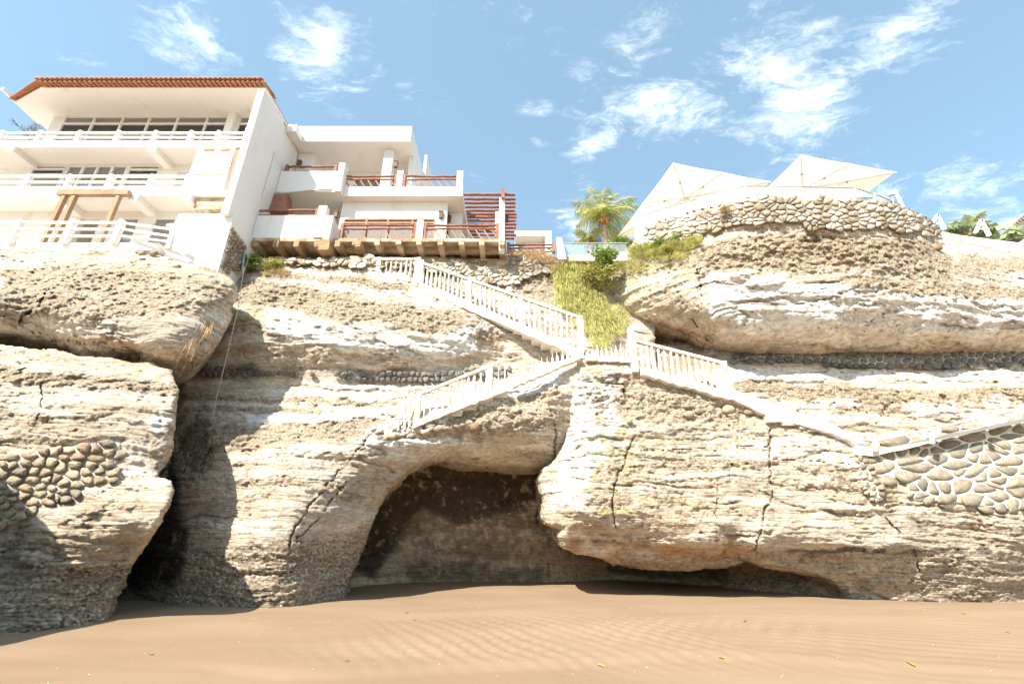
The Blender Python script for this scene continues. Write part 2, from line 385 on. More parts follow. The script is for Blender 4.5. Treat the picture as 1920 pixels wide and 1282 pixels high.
def shade_rock(V, px, py, Z, gloom=0.0):
    """displacement (towards the viewer, metres) and albedo for rock points"""
    X, Y_, Zc = V[..., 0], V[..., 1], V[..., 2]
    w1 = fbm(X * .8, Y_ * .8, Zc * .8, 4); w2 = fbm(X * .8 + 40, Y_ * .8, Zc * .8 + 9, 4)
    w3 = fbm(X * 4 + 3, Y_ * 4, Zc * 4, 3)
    jx = px + 26 * w1 + 9 * w3; jy = py + 16 * w2 + 7 * w3
    z = lambda k: zone(jx, jy, Z.get(k, []))
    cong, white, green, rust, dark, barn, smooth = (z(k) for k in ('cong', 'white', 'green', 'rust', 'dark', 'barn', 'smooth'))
    calm = zone(px, py, Z.get('calm', []))
    # bedding: anisotropic in height, gently wavy
    h = Zc + .17 * w1 + .04 * X + .05 * w3
    bed = fbm(X * .19, Y_ * .19, h * 3.4 + 3, 4, .6); fine = fbm(X * .45, Y_ * .45, h * 13, 3, .6)
    rid = 1 - np.abs(fbm(X * .22 + 8, Y_ * .22, h * 1.9, 3, .5)) * 3
    # natural rubbly beds outside the placed ones
    nb = sstep(fbm(X * .25 + 5, Y_ * .25, h * 1.5 + 11, 3), .16, .38) * .5
    cong = np.maximum(cong, nb * (1 - white) * (1 - smooth) * (1 - calm))
    big = fbm(X * .45, Y_ * .45, Zc * .6, 4, .5)
    blk = fbm(X * 1.5, Y_ * 1.5, Zc * 1.7, 4, .55)
    wo = np.zeros(px.shape); wo2 = np.zeros(px.shape)
    sel = cong > .03
    if sel.any():
        xs, ys, zs = X[sel] + .10 * w3[sel], Y_[sel], Zc[sel] + .08 * w1[sel]
        a = worley(xs * 4.2, ys * 4.2, zs * 5.6); wo[sel] = a
        wo2[sel] = worley(xs * 9.5 + 7, ys * 9.5, zs * 12)
    chunk = fbm(X * 6, Y_ * 6, Zc * 8, 3, .6)
    lay_amp = (1 - .75 * cong) * (1 - .6 * smooth)
    disp = .24 * big + .09 * blk * (1 - .3 * smooth) + lay_amp * (.085 * bed + .05 * fine + .03 * fbm(X * .5, Y_ * .5, h * 27, 2) + .05 * rid)
    groove = np.exp(-(bed / .035)**2) * .035 + np.exp(-(fine / .05)**2) * .022 + np.exp(-(fbm(X * .18 + 4, Y_ * .18, h * .9 + 2, 3, .5) / .025)**2) * .07
    groove *= sstep(w2 + .5 * w1, -.35, .1)
    disp -= groove * lay_amp
    hf = perlin(X * 11, Y_ * 11, Zc * 20); hf2 = perlin(X * 23 + 5, Y_ * 23, Zc * 34)
    disp += (.014 * hf + .009 * hf2) * (1 - .5 * smooth)
    pits = sstep(perlin(X * 8 + 3, Y_ * 8, Zc * 13), .22, .5) * sstep(w3 + w2, -.1, .5); disp -= .045 * pits
    disp += cong * (.16 * (.62 - wo) + .08 * (.55 - wo2) + .07 * chunk + .03)
    disp += white * .07 * (1 + fbm(X * 1.1, Y_ * 1.1, Zc * 2.4 + .5 * X, 4, .6) * 2.2)
    disp += barn * .05 * chunk
    crack = np.zeros(px.shape)
    for pts, wd in Z.get('cracks', []):
        d = d_line(px + 9 * w3 + 6 * w1, py + 4 * w3, pts); wv = .55 * wd * (.35 + .5 * sstep(w2 + w3, -.5, .6)); cr = (1 - sstep(d, wv * .4, wv * 1.2)) * sstep(w1 * 1.3 + w3, -.45, .1); crack = np.maximum(crack, cr)
    disp = disp - .13 * crack
    disp = disp * (1 - .9 * calm)
    # albedo
    t = sstep(bed + .35 * fine, -.28, .3)
    c = np.empty(px.shape + (3,)); c[:] = (.585, .475, .36)
    c = lerp(c, (.74, .645, .53), t)
    c = lerp(c, (.50, .395, .27), sstep(fine - .3 * bed, .05, .4) * .6)
    c = lerp(c, (.56, .43, .30), sstep(w2, .1, .5) * .45)
    sb = sstep(fbm(X * .16 + 2, Y_ * .16, h * 2.6 + 7, 4, .6), .02, .22) * sstep(Zc, 2.5, 4.5) * .75
    c = lerp(c, (.80, .735, .655), sb * (1 - .7 * cong))
    c = lerp(c, (.47, .405, .33), sstep(fbm(X * .35 + 60, Y_ * .35, Zc * .55, 4, .6), .04, .3) * .6)
    c = lerp(c, (.48, .37, .25), cong * .8)
    c = lerp(c, (.60, .50, .39), cong * sstep(chunk, .05, .4) * .6)
    wn = sstep(w3 * .7 + fine * .8 + bed * .3 + 1.5 * white - .6, 0, .8)
    c = lerp(c, (.80, .76, .71), wn * np.minimum(1, white * 1.1) * .93)
    c = lerp(c, (.42, .32, .22), white * (1 - wn) * .2)
    c = lerp(c, (.38, .37, .12), green * sstep(w3 + .4 * fine, -.35, .35) * .75)
    c = lerp(c, (.40, .20, .085), rust * sstep(w1 + .5 * w3, -.5, .25) * .8)
    c = lerp(c, (.25, .18, .12), np.clip(sstep(groove, .016, .045) * lay_amp * .55 + pits * .45, 0, 1))  # bedding grooves and pits darkened, their shade put into the albedo
    c = c * (1 + .16 * hf + .12 * hf2)[..., None]
    run = sstep(fbm(X * 2.6, Y_ * 2.6, Zc * .28, 4, .6), .08, .34) * sstep(w2, -.15, .3)
    c = lerp(c, (.36, .285, .20), run * .5 * (1 - .5 * white))
    spk = perlin(X * 17, Y_ * 17, Zc * 22)
    c = lerp(c, (.29, .225, .155), barn * .8)
    c = lerp(c, (.66, .58, .46), barn * sstep(spk + .5 * w3 + .3 * fine, .12, .38) * .85)
    c = lerp(c, (.13, .10, .065), barn * sstep(-spk + .4 * w3, .25, .5) * .75)
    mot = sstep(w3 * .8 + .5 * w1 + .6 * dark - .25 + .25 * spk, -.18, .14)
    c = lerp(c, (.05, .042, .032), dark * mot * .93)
    c = lerp(c, (.18, .14, .10), crack * .6)
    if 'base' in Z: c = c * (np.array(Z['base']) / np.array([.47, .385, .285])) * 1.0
    return disp, np.clip(c, .02, .85), np.clip(cong * (1 - calm) + .4 * barn, 0, 1)
SHEETS = {}
def sheet(name, label, poly, ctrl, Z, step=2.0, ew=20, er=.3, thick=4.0, rows=26, jag=5.0, gloom=0.0, kind='structure', parent=None, side=.8, back=(0, 1)):
    D = Depth(ctrl); xs_ = [p[0] for p in poly]; ys_ = [p[1] for p in poly]
    gx = np.arange(min(xs_), max(xs_) + step, step)
    # coarser outside the frame
    gx = np.concatenate([np.arange(min(xs_), -40, 9.0), gx[(gx >= -40) & (gx <= 1960)], np.arange(1966, max(xs_) + 9, 9.0)])
    gy = np.arange(min(ys_), max(ys_) + step, step)
    px, py = np.meshgrid(gx, gy)
    Y0 = D(px, py); V0 = unproj(px, py, Y0)
    e1 = fbm(V0[..., 0] * 1.3, V0[..., 1] * 1.3, V0[..., 2] * 1.3, 4, .6); e2 = fbm(V0[..., 0] * 1.3 + 31, V0[..., 1] * 1.3, V0[..., 2] * 1.3, 4, .6)
    qx, qy = px + jag * 2 * e1, py + jag * 2 * e2
    ins = in_poly(qx, qy, poly)
    de = d_line(qx, qy, poly, True)
    disp, alb, rub = shade_rock(V0, px, py, Z, gloom)
    t = np.clip(de / ew, 0, 1); rnd_ = er * (1 - np.sqrt(np.clip(1 - (1 - t)**2, 0, 1)))
    V = unproj(px, py, Y0 - disp + rnd_)
    H, Wd = px.shape; idx = np.arange(H * Wd).reshape(H, Wd)
    ok = ins[:-1, :-1] & ins[1:, :-1] & ins[:-1, 1:] & ins[1:, 1:]
    F = np.stack([idx[:-1, :-1], idx[1:, :-1], idx[1:, 1:], idx[:-1, 1:]], -1)[ok]
    # boundary edges of the kept faces
    E = np.concatenate([F[:, [0, 1]], F[:, [1, 2]], F[:, [2, 3]], F[:, [3, 0]]])
    key = E[:, 0].astype(np.int64) * (H * Wd) + E[:, 1]; rkey = E[:, 1].astype(np.int64) * (H * Wd) + E[:, 0]
    be = E[~np.isin(key, rkey)]
    Vf = V.reshape(-1, 3); Cf = alb.reshape(-1, 3); Rf = rub.reshape(-1)
    bv = np.unique(be); m = {}; remap = np.full(H * Wd, -1); remap[bv] = np.arange(len(bv))
    VV = [Vf]; CC = [Cf]; RR = [Rf]; FF = [F]; off = H * Wd; prev = bv.copy(); prev_is = lambda k: k
    base = Vf[bv]
    a_, b_ = be[:, 0], be[:, 1]; ia, ib = remap[a_], remap[b_]
    sm = base.copy()
    for _ in range(60):
        acc_ = np.zeros_like(sm); cnt = np.zeros(len(sm)); np.add.at(acc_, ia, sm[ib]); np.add.at(acc_, ib, sm[ia]); np.add.at(cnt, ia, 1); np.add.at(cnt, ib, 1)
        sm = .5 * sm + .5 * acc_ / np.maximum(cnt, 1)[:, None]
    nrm = np.zeros((len(sm), 2)); tg = (sm[ib] - sm[ia])[:, [0, 2]]; nn_ = np.stack([-tg[:, 1], tg[:, 0]], -1)
    np.add.at(nrm, ia, nn_); np.add.at(nrm, ib, nn_); nrm /= np.linalg.norm(nrm, axis=1)[:, None] + 1e-9
    for k in range(1, rows + 1):
        tt = thick * (k / rows)**1.4; q = min(1, k / 4)
        p = base * (1 - q) + sm * q; p[:, 1] += tt; p[:, 0] += tt * back[0]
        d_ = p - np.array([0, 0, EYE]); dep = d_[:, 1] * CP + d_[:, 2] * SP; upc = -d_[:, 1] * SP + d_[:, 2] * CP; dep = np.maximum(dep, .5)
        ds, cl, rb = shade_rock(p, 960 + FPX * d_[:, 0] / dep, 641 - FPX * upc / dep, Z, gloom)
        am = min(1, k / 5) * side
        p[:, 0] -= nrm[:, 0] * ds * am; p[:, 2] -= nrm[:, 1] * ds * am
        VV.append(p); CC.append(cl); RR.append(rb)
        cur = off + np.arange(len(bv)); full = np.full(H * Wd, -1); full[bv] = cur
        pf = np.full(H * Wd, -1); pf[bv] = prev
        FF.append(np.stack([pf[b_], pf[a_], full[a_], full[b_]], -1)); prev = cur; off += len(bv)
    VV = np.concatenate(VV); CC = np.concatenate(CC); RR = np.concatenate(RR); FF = np.concatenate(FF)
    used = np.unique(FF); rm = np.full(len(VV), -1); rm[used] = np.arange(len(used))
    me = mesh_np(name, VV[used], rm[FF])
    at = me.attributes.new('albedo', 'FLOAT_COLOR', 'POINT'); cc = np.ones((len(used), 4), np.float32); cc[:, :3] = CC[used]; at.data.foreach_set('color', cc.ravel())
    at = me.attributes.new('rubble', 'FLOAT', 'POINT'); at.data.foreach_set('value', RR[used].astype(np.float32))
    o = link(name, me, parent, M['rock']); tag(o, label, None, None, kind)
    SHEETS[name] = D
    return D

B = lambda cx, cy, rx, ry, w=1.0: ('b', cx, cy, rx, ry, w)
L = lambda pts, hw, w=1.0: ('l', pts, hw, w)
A = lambda pts, soft, w=1.0: ('p', pts, soft, w)

# ---- regions of masonry (photo pixels), shared with the stone builders
COBBLE_LEFT = [(-60, 880), (0, 862), (70, 840), (150, 826), (232, 822), (232, 850), (215, 905), (160, 918), (110, 945), (60, 958), (35, 985), (-20, 1005), (-60, 1005)]
BAND_MID = [(335, 688), (440, 686), (560, 700), (700, 700), (800, 698), (940, 684), (960, 690), (940, 702), (800, 716), (640, 712), (540, 704), (335, 702)]
BAND_RIGHT = [(1365, 672), (1420, 655), (1500, 652), (1580, 664), (1700, 656), (1800, 650), (2000, 652), (2000, 685), (1800, 686), (1660, 694), (1560, 686), (1470, 676), (1375, 682)]
WALL_RIGHT = [(1605, 846), (1625, 838), (1720, 815), (1820, 796), (1930, 778), (1990, 770), (1990, 960), (1880, 962), (1800, 950), (1710, 944), (1690, 905), (1640, 900), (1612, 870)]
WALL_TOP = [(1178, 466), (1215, 425), (1300, 398), (1400, 374), (1520, 370), (1640, 374), (1690, 386), (1740, 412), (1765, 436), (1730, 440), (1640, 428), (1560, 432), (1480, 420), (1380, 425), (1310, 446), (1235, 458), (1190, 468)]
WALL_MID = [(520, 488), (700, 484), (800, 488), (900, 486), (1000, 478), (1056, 488), (1040, 512), (985, 520), (960, 545), (900, 526), (840, 512), (790, 506), (700, 502), (600, 500)]

D_CW = sheet('rock_wall', None,
  [(180, 468), (440, 478), (520, 480), (700, 482), (1000, 472), (1060, 480), (1100, 476), (1190, 470), (1230, 560), (1230, 700), (1120, 720), (1120, 800), (1110, 850), (1070, 872), (1020, 876), (1000, 872), (930, 864), (880, 858), (853, 842), (812, 854), (776, 872), (738, 910), (712, 952), (690, 1010), (668, 1060), (650, 1100), (640, 1140), (600, 1180), (150, 1190)],
  [(150,1170,13),(230,1105,13.2),(300,1118,12.2),(350,1132,11.7),(500,1140,11.1),(600,1128,11.9),(645,1112,12.9),(400,1185,11.5),(600,1185,12.2),
   (350,1040,11.9),(500,1040,10.95),(620,1030,12.2),(300,960,12.9),(420,960,11.8),(550,960,10.9),(650,960,12.0),(700,960,13.0),
   (300,880,13.2),(420,880,12.1),(550,880,11.3),(680,880,12.1),(760,880,13.1),(500,830,12.0),(700,835,12.1),(800,845,12.7),(860,846,13.1),
   (330,800,13.5),(430,800,12.7),(550,800,12.5),(720,805,12.3),(820,800,12.3),(900,790,12.5),(1030,780,12.7),(900,838,12.9),(1000,850,13.2),(900,868,14.0),(1000,874,14.3),(1045,850,13.2),(1110,850,14.0),(1120,780,13.8),(1130,720,13.6),(1070,870,14.2),
   (340,740,13.8),(450,740,13.4),(600,745,13.2),(700,745,13.3),(760,770,12.9),(820,757,12.7),(930,742,12.7),(1040,705,12.9),(1085,680,12.9),
   (340,700,14.1),(450,700,14.0),(550,706,14.0),(700,712,14.0),(850,705,14.0),(940,690,14.1),(1030,665,14.1),(750,726,13.7),(600,722,13.6),
   (400,672,13.8),(500,680,13.2),(600,690,13.1),(720,692,13.2),(850,678,13.5),(950,660,13.9),(1050,640,14.1),(1090,650,14.0),
   (450,640,13.2),(600,640,12.8),(750,640,12.9),(880,635,13.3),(980,630,13.9),(480,590,13.2),(620,590,13.1),(800,590,13.5),(950,600,14.1),
   (470,540,13.8),(620,540,13.8),(760,545,14.0),(900,575,14.3),(1000,600,14.4),(450,500,14.8),(600,500,14.9),(780,512,14.9),(850,540,14.7),(950,560,15.0),(900,490,15.8),(1000,520,15.6),(1040,480,16.2),
   (1100,480,16.6),(1100,540,16.0),(1100,600,15.2),(1160,590,16.0),(1200,650,15.6),(1180,480,17),(200,700,14),(200,480,15),(200,900,14)],
  dict(cong=[L([(450,540),(600,568),(750,588),(930,618)],24), L([(470,508),(640,526),(760,540)],7), L([(350,745),(560,748),(740,756)],5), L([(350,768),(600,764)],5,.8), L([(340,830),(500,815),(700,800),(760,790)],24,.9), B(360,850,50,50,.9), L([(690,815),(800,795),(900,770),(1040,730)],20,.9), L([(420,910),(560,905),(640,915)],10,.7), B(1000,540,50,30,.9), L([(900,800),(1040,780)],22,.8)],
       white=[L([(520,600),(640,632),(760,650),(880,640)],26), B(560,600,50,18,.9), L([(545,722),(740,724)],5,.9), L([(470,782),(760,778)],8,.95), L([(510,530),(560,532),(620,520)],6,.7), L([(680,834),(850,828)],9), L([(700,815),(780,790),(900,750),(1040,710)],17,.95), B(1000,650,60,22,.7), L([(430,590),(520,620)],6,.5), L([(880,600),(1060,650)],12,.6), L([(640,740),(760,742)],5,.8),L([(500,850),(700,842)],7,.7), B(760,520,60,12,.5), B(920,538,40,12,.7), L([(430,862),(620,870)],5,.5)],
       green=[B(465,600,30,22,.7), L([(480,600),(480,680)],14,.5), A([(1030,500),(1180,470),(1190,620),(1120,650),(1060,580)],12,.95)],
       rust=[B(590,1040,70,20,.7), B(560,850,60,8,.4), B(345,930,35,30,.5)],
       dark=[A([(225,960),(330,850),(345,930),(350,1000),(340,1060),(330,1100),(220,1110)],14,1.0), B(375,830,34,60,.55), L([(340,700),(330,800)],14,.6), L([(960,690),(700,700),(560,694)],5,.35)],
       barn=[A([(200,1020),(350,1030),(500,1010),(640,1000),(700,980),(660,1160),(180,1190)],18,.95)],
       smooth=[A([(330,690),(560,690),(740,712),(740,740),(330,740)],6,.7), B(560,980,110,60,.6)],
       calm=[A(BAND_MID,4), L([(335,695),(440,694),(560,706),(700,708),(850,704),(950,692)],14), A(WALL_MID,4)],
       cracks=[([(615,905),(580,950),(545,1010),(540,1040)],6), ([(650,900),(590,980),(560,1010)],3), ([(700,810),(640,880),(600,930)],2.5), ([(1030,760),(1045,820),(1040,860)],4), ([(560,820),(600,770)],2), ([(380,870),(420,800)],2)]),
  back=(-.33, 1), thick=5.5, ew=12, er=.16, rows=34)

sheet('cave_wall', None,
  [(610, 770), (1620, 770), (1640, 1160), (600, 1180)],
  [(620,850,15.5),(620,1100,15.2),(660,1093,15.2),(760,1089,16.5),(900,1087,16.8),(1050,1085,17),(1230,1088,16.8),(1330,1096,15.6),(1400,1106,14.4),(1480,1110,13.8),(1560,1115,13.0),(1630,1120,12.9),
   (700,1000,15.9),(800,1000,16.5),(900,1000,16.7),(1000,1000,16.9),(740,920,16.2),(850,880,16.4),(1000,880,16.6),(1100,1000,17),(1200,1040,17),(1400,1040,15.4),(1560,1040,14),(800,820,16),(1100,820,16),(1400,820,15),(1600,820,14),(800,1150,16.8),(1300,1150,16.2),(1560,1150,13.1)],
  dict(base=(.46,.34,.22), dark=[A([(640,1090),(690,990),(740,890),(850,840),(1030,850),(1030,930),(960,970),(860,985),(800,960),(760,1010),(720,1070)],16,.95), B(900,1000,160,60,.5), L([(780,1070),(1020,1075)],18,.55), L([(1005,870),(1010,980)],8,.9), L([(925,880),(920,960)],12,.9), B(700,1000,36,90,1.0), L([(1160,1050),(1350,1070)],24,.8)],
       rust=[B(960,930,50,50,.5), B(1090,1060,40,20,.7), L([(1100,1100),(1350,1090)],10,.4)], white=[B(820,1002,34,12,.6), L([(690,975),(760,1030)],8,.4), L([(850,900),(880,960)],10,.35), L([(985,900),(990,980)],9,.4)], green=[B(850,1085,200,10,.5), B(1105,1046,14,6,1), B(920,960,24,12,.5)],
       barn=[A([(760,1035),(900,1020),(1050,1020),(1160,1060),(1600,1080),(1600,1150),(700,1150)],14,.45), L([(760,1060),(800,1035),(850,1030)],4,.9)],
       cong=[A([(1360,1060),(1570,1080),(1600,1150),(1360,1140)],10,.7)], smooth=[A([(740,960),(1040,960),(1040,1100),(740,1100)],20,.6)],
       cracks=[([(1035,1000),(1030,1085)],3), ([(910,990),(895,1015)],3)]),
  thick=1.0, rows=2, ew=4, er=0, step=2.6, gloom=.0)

sheet('rock_wall', None,
  [(1080, 560), (1500, 600), (2300, 600), (2300, 900), (1080, 880)],
  [(1150,600,17.5),(1180,630,17.4),(1260,640,17.2),(1200,668,16.0),(1350,690,14.8),(1350,640,16.6),(1450,665,15.1),(1600,668,15),(1920,665,15),(2200,665,15),(1450,690,14.8),(1600,700,14.7),(1920,695,14.7),
   (1400,720,14.2),(1600,720,13.9),(1900,715,14.0),(1400,770,14.0),(1600,770,13.8),(1800,770,13.6),(1920,740,13.7),(1400,850,13.6),(1700,850,13.5),(1920,850,13.5),(2250,750,13.6),(1100,700,15),(1100,850,14.7),(1500,610,15.6),(1900,610,15.6)],
  dict(cong=[L([(1390,715),(1500,735),(1640,742),(1800,744),(1930,736)],15), L([(1560,765),(1700,772)],8,.7), B(1280,680,80,20,.5)],
       white=[L([(1380,704),(1500,702),(1660,708),(1930,706)],9,1.0), L([(1480,762),(1600,758)],7,.9), B(1760,764,80,14,.75), B(1870,756,26,18,.9), B(1650,790,40,10,.6)],
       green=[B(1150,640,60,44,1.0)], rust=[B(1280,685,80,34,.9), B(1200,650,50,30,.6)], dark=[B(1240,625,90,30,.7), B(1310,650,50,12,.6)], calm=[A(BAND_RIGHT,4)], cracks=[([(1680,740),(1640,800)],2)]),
  thick=1.0, rows=2, ew=4, er=0)
SHEETS['stair_back'] = SHEETS['rock_wall']
D_RM = sheet('rock_buttress', None,
  [(1008, 900), (1016, 878), (1040, 862), (1056, 830), (1068, 790), (1072, 720), (1080, 676), (1095, 664), (1185, 668), (1200, 692), (1270, 708), (1338, 716), (1356, 740), (1376, 744), (1440, 766), (1520, 795), (1600, 822), (1640, 833), (1780, 800), (1925, 765), (2300, 690), (2300, 1190), (1590, 1190), (1578, 1112), (1556, 1088), (1500, 1072), (1440, 1060), (1400, 1046), (1388, 1052), (1360, 1066), (1290, 1070), (1220, 1068), (1160, 1056), (1120, 1042), (1085, 1036), (1055, 1024), (1050, 1004), (1060, 990), (1024, 980), (1016, 965), (1022, 940)],
  [(1095,668,12.9),(1185,690,12.7),(1340,724,12.5),(1375,748,12.4),(1500,792,12.2),(1620,832,12.0),(1750,806,12.4),(1920,772,12.6),(2250,720,13.0),
   (1010,890,13.5),(1045,870,13.1),(1066,800,12.85),(1080,740,12.85),(1130,740,12.6),(1200,760,12.4),(1300,790,12.3),(1440,820,12.1),
   (1022,950,13.0),(1060,930,12.5),(1100,880,12.3),(1250,880,12.2),(1440,890,11.95),(1600,890,11.7),(1750,890,11.8),(1920,880,11.9),(2250,880,12.2),
   (1040,970,12.7),(1120,970,12.3),(1150,960,12.2),(1300,960,11.95),(1440,960,11.75),(1600,960,11.6),(1750,970,11.6),(1900,970,11.6),(2250,970,11.8),
   (1085,992,12.7),(1060,1015,12.8),(1130,1002,12.5),(1250,1008,12.2),(1330,1024,11.9),(1420,1030,11.7),(1550,1022,11.7),(1700,1025,11.6),(1900,1030,11.6),
   (1100,1034,13.3),(1180,1050,13.6),(1290,1062,13.5),(1380,1050,13.0),(1460,1056,12.6),(1540,1070,12.4),(1600,1070,12.1),(1700,1060,11.9),(1800,1060,11.8),(1920,1060,11.9),
   (1590,1110,12.7),(1700,1120,12.35),(1800,1122,12.3),(1920,1120,12.3),(1600,1180,12.9),(1750,1180,12.5),(1920,1180,12.4),(2250,1120,12.4),(2250,1190,12.4)],
  dict(cong=[A([(1080,690),(1200,700),(1340,745),(1375,770),(1400,790),(1340,800),(1200,790),(1090,770)],8,.85), L([(1150,878),(1300,870),(1420,868)],7,.9), L([(1090,935),(1200,948),(1330,945)],9,.7), L([(1460,860),(1600,900)],8,.6), L([(1440,905),(1600,910)],10,.7), B(1350,970,80,24,.4)],
       white=[A([(1050,690),(1170,690),(1170,800),(1130,880),(1110,960),(1030,960),(1060,800)],14,.85), L([(1200,805),(1400,800)],6,.4), L([(1440,880),(1600,876)],7,.45), B(1480,985,30,40,.4), L([(1610,860),(1625,900),(1650,940)],8,.6), L([(1370,900),(1420,905)],6,.4)],
       green=[L([(1118,680),(1125,800),(1122,900)],8,.9), L([(1155,680),(1160,760)],5,.9), L([(1180,830),(1190,900)],30,.5), L([(1110,842),(1250,842)],4,.9), L([(1090,920),(1200,935),(1320,950)],7,.8), B(1160,960,40,8,.8), L([(1640,840),(1670,900),(1680,960)],10,.7), B(1260,830,60,6,.7)],
       rust=[A([(1070,1000),(1150,1004),(1320,1025),(1400,1035),(1390,1060),(1200,1066),(1060,1030)],8,.95), L([(1400,1040),(1560,1045)],6,.5), B(1105,990,40,14,.6), B(1660,900,18,60,.3)],
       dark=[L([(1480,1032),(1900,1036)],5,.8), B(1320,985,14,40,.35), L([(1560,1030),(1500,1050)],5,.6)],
       barn=[A([(1440,1030),(2300,1030),(2300,1190),(1560,1190),(1550,1090),(1400,1050)],10,.5), A([(1440,960),(1600,965),(1760,960),(2300,985),(2300,1030),(1440,1030)],20,.22), A([(1150,1030),(1420,1045),(1380,1070),(1150,1060)],6,.6)],
       smooth=[A([(1150,965),(1320,965),(1320,1010),(1150,1000)],8,.8)],
       calm=[A(WALL_RIGHT,5)],
       cracks=[([(1446,790),(1443,860),(1448,930),(1432,965),(1420,1030)],4.5), ([(1385,780),(1382,850),(1368,880),(1366,920)],3.2), ([(1192,800),(1176,860),(1150,925),(1155,990)],3.5), ([(1345,900),(1343,1020)],2.5), ([(1450,860),(1600,870)],2), ([(1660,970),(1710,1020),(1730,1090)],3.5), ([(1440,838),(1380,836)],2.5), ([(1095,716),(1170,720),(1172,745)],3), ([(1200,845),(1330,840)],2)]),
  thick=5.0, ew=10, er=.12, rows=30)

D_UR = sheet('cliff_top', None,
  [(1176, 470), (1214, 427), (1300, 400), (1400, 376), (1520, 372), (1640, 376), (1695, 390), (1740, 414), (1768, 440), (1830, 460), (1925, 472), (2300, 500), (2300, 672), (1900, 664), (1750, 668), (1600, 664), (1450, 668), (1375, 670), (1340, 652), (1290, 628), (1220, 604), (1170, 588), (1140, 560), (1135, 520), (1150, 490)],
  [(1180,470,15.9),(1220,430,15.2),(1300,405,14.0),(1400,380,13.1),(1520,375,12.8),(1650,382,13.0),(1740,415,13.8),(1768,440,14.4),(1850,470,14.8),(1925,478,15),(2250,505,15.4),
   (1150,520,16.2),(1190,520,15.4),(1260,500,14.5),(1330,480,13.6),(1420,450,13.1),(1550,450,12.8),(1700,460,13.1),(1800,490,13.7),(1920,520,14.0),
   (1330,520,13.6),(1420,500,13.1),(1550,500,12.9),(1700,520,13.0),(1150,560,16.2),(1220,560,15.2),(1320,570,13.8),(1420,560,13.2),(1550,560,13.0),(1700,570,13.0),(1920,580,13.4),(2250,580,13.8),
   (1180,590,16.2),(1260,600,15.4),(1330,612,14.2),(1400,625,13.6),(1550,615,13.2),(1750,618,13.3),(1920,620,13.5),(1300,628,16),(1350,648,15.4),(1400,648,14.5),(1480,645,14.4),(1600,645,14.2),(1750,646,14.2),(1920,645,14.3),(1400,665,15.5),(1600,662,15.2),(1920,660,15.2),(2250,660,15.3)],
  dict(cong=[A([(1330,450),(1480,440),(1600,450),(1740,450),(1800,500),(1780,530),(1600,500),(1480,512),(1330,500),(1300,480)],8,1.0), L([(1180,500),(1250,490),(1320,500)],14,.6), L([(1600,530),(1750,545),(1920,550)],16,.85), L([(1200,560),(1300,575)],10,.5), B(1860,500,90,22,.7)],
       white=[A([(1320,506),(1480,514),(1520,532),(1650,540),(1960,562),(1960,632),(1700,630),(1560,610),(1400,630),(1330,606)],14,1.0), B(1350,530,30,20,.8), B(1700,500,40,8,.5), L([(1640,500),(1690,492)],5,.6), B(1760,540,30,20,.4)],
       green=[A([(1140,500),(1300,470),(1310,490),(1200,560),(1160,600)],12,.6), L([(1170,545),(1300,515)],6,.6)],
       rust=[L([(1350,655),(1480,640),(1560,650)],8,.35), L([(1750,655),(1920,655)],8,.6), B(1250,620,60,14,.6)],
       dark=[L([(1160,590),(1230,600),(1340,640)],9,.45)], smooth=[A([(1340,600),(1500,590),(1560,640),(1380,660)],10,.6), B(1660,540,60,22,.5)],
       calm=[A(WALL_TOP,4)],
       cracks=[([(1312,500),(1316,560),(1312,600)],2.5), ([(1330,640),(1300,600)],3)]),
  back=(.34, 1), thick=6.0, ew=18, er=.35, rows=28, jag=3)

D_UB = sheet('overhanging_rock', None,
  [(-520, 455), (-100, 462), (0, 464), (80, 458), (150, 470), (200, 462), (270, 470), (340, 488), (410, 506), (440, 528), (447, 552), (432, 600), (412, 636), (390, 660), (350, 674), (325, 680), (270, 664), (200, 646), (100, 640), (0, 630), (-200, 622), (-520, 610)],
  [(-500,460,8.6),(0,468,12.4),(100,470,12.5),(200,472,12.5),(330,492,12.1),(430,530,12.0),(-500,540,7.4),(-250,540,9.0),(0,520,11.0),(100,520,11.3),(200,520,11.6),(320,530,11.4),(400,560,11.4),
   (0,570,10.5),(120,570,10.6),(220,580,10.7),(320,580,10.7),(0,605,10.5),(120,610,10.7),(220,620,10.4),(300,640,10.4),(380,640,11.0),(0,626,11.4),(100,640,11.5),(250,660,11.2),(340,676,11.2),(430,600,12.2),(-500,610,7.8),(-250,620,9.6),(60,540,11.2),(85,560,10.5),(65,600,10.9)],
  dict(cong=[A([(0,500),(150,490),(330,505),(440,530),(430,570),(300,590),(150,600),(0,600)],10,.85), L([(60,625),(250,640)],8,.4)], white=[B(395,560,30,12,.6), B(330,600,50,20,.35), L([(60,620),(200,640)],5,.5)],
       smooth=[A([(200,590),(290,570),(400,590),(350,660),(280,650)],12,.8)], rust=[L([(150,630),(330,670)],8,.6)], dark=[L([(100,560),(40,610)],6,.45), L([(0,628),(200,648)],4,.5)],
       cracks=[([(92,535),(75,570),(35,605)],3), ]),
  back=(-.85, 1), thick=4.0, ew=16, er=.3, rows=30, jag=6)

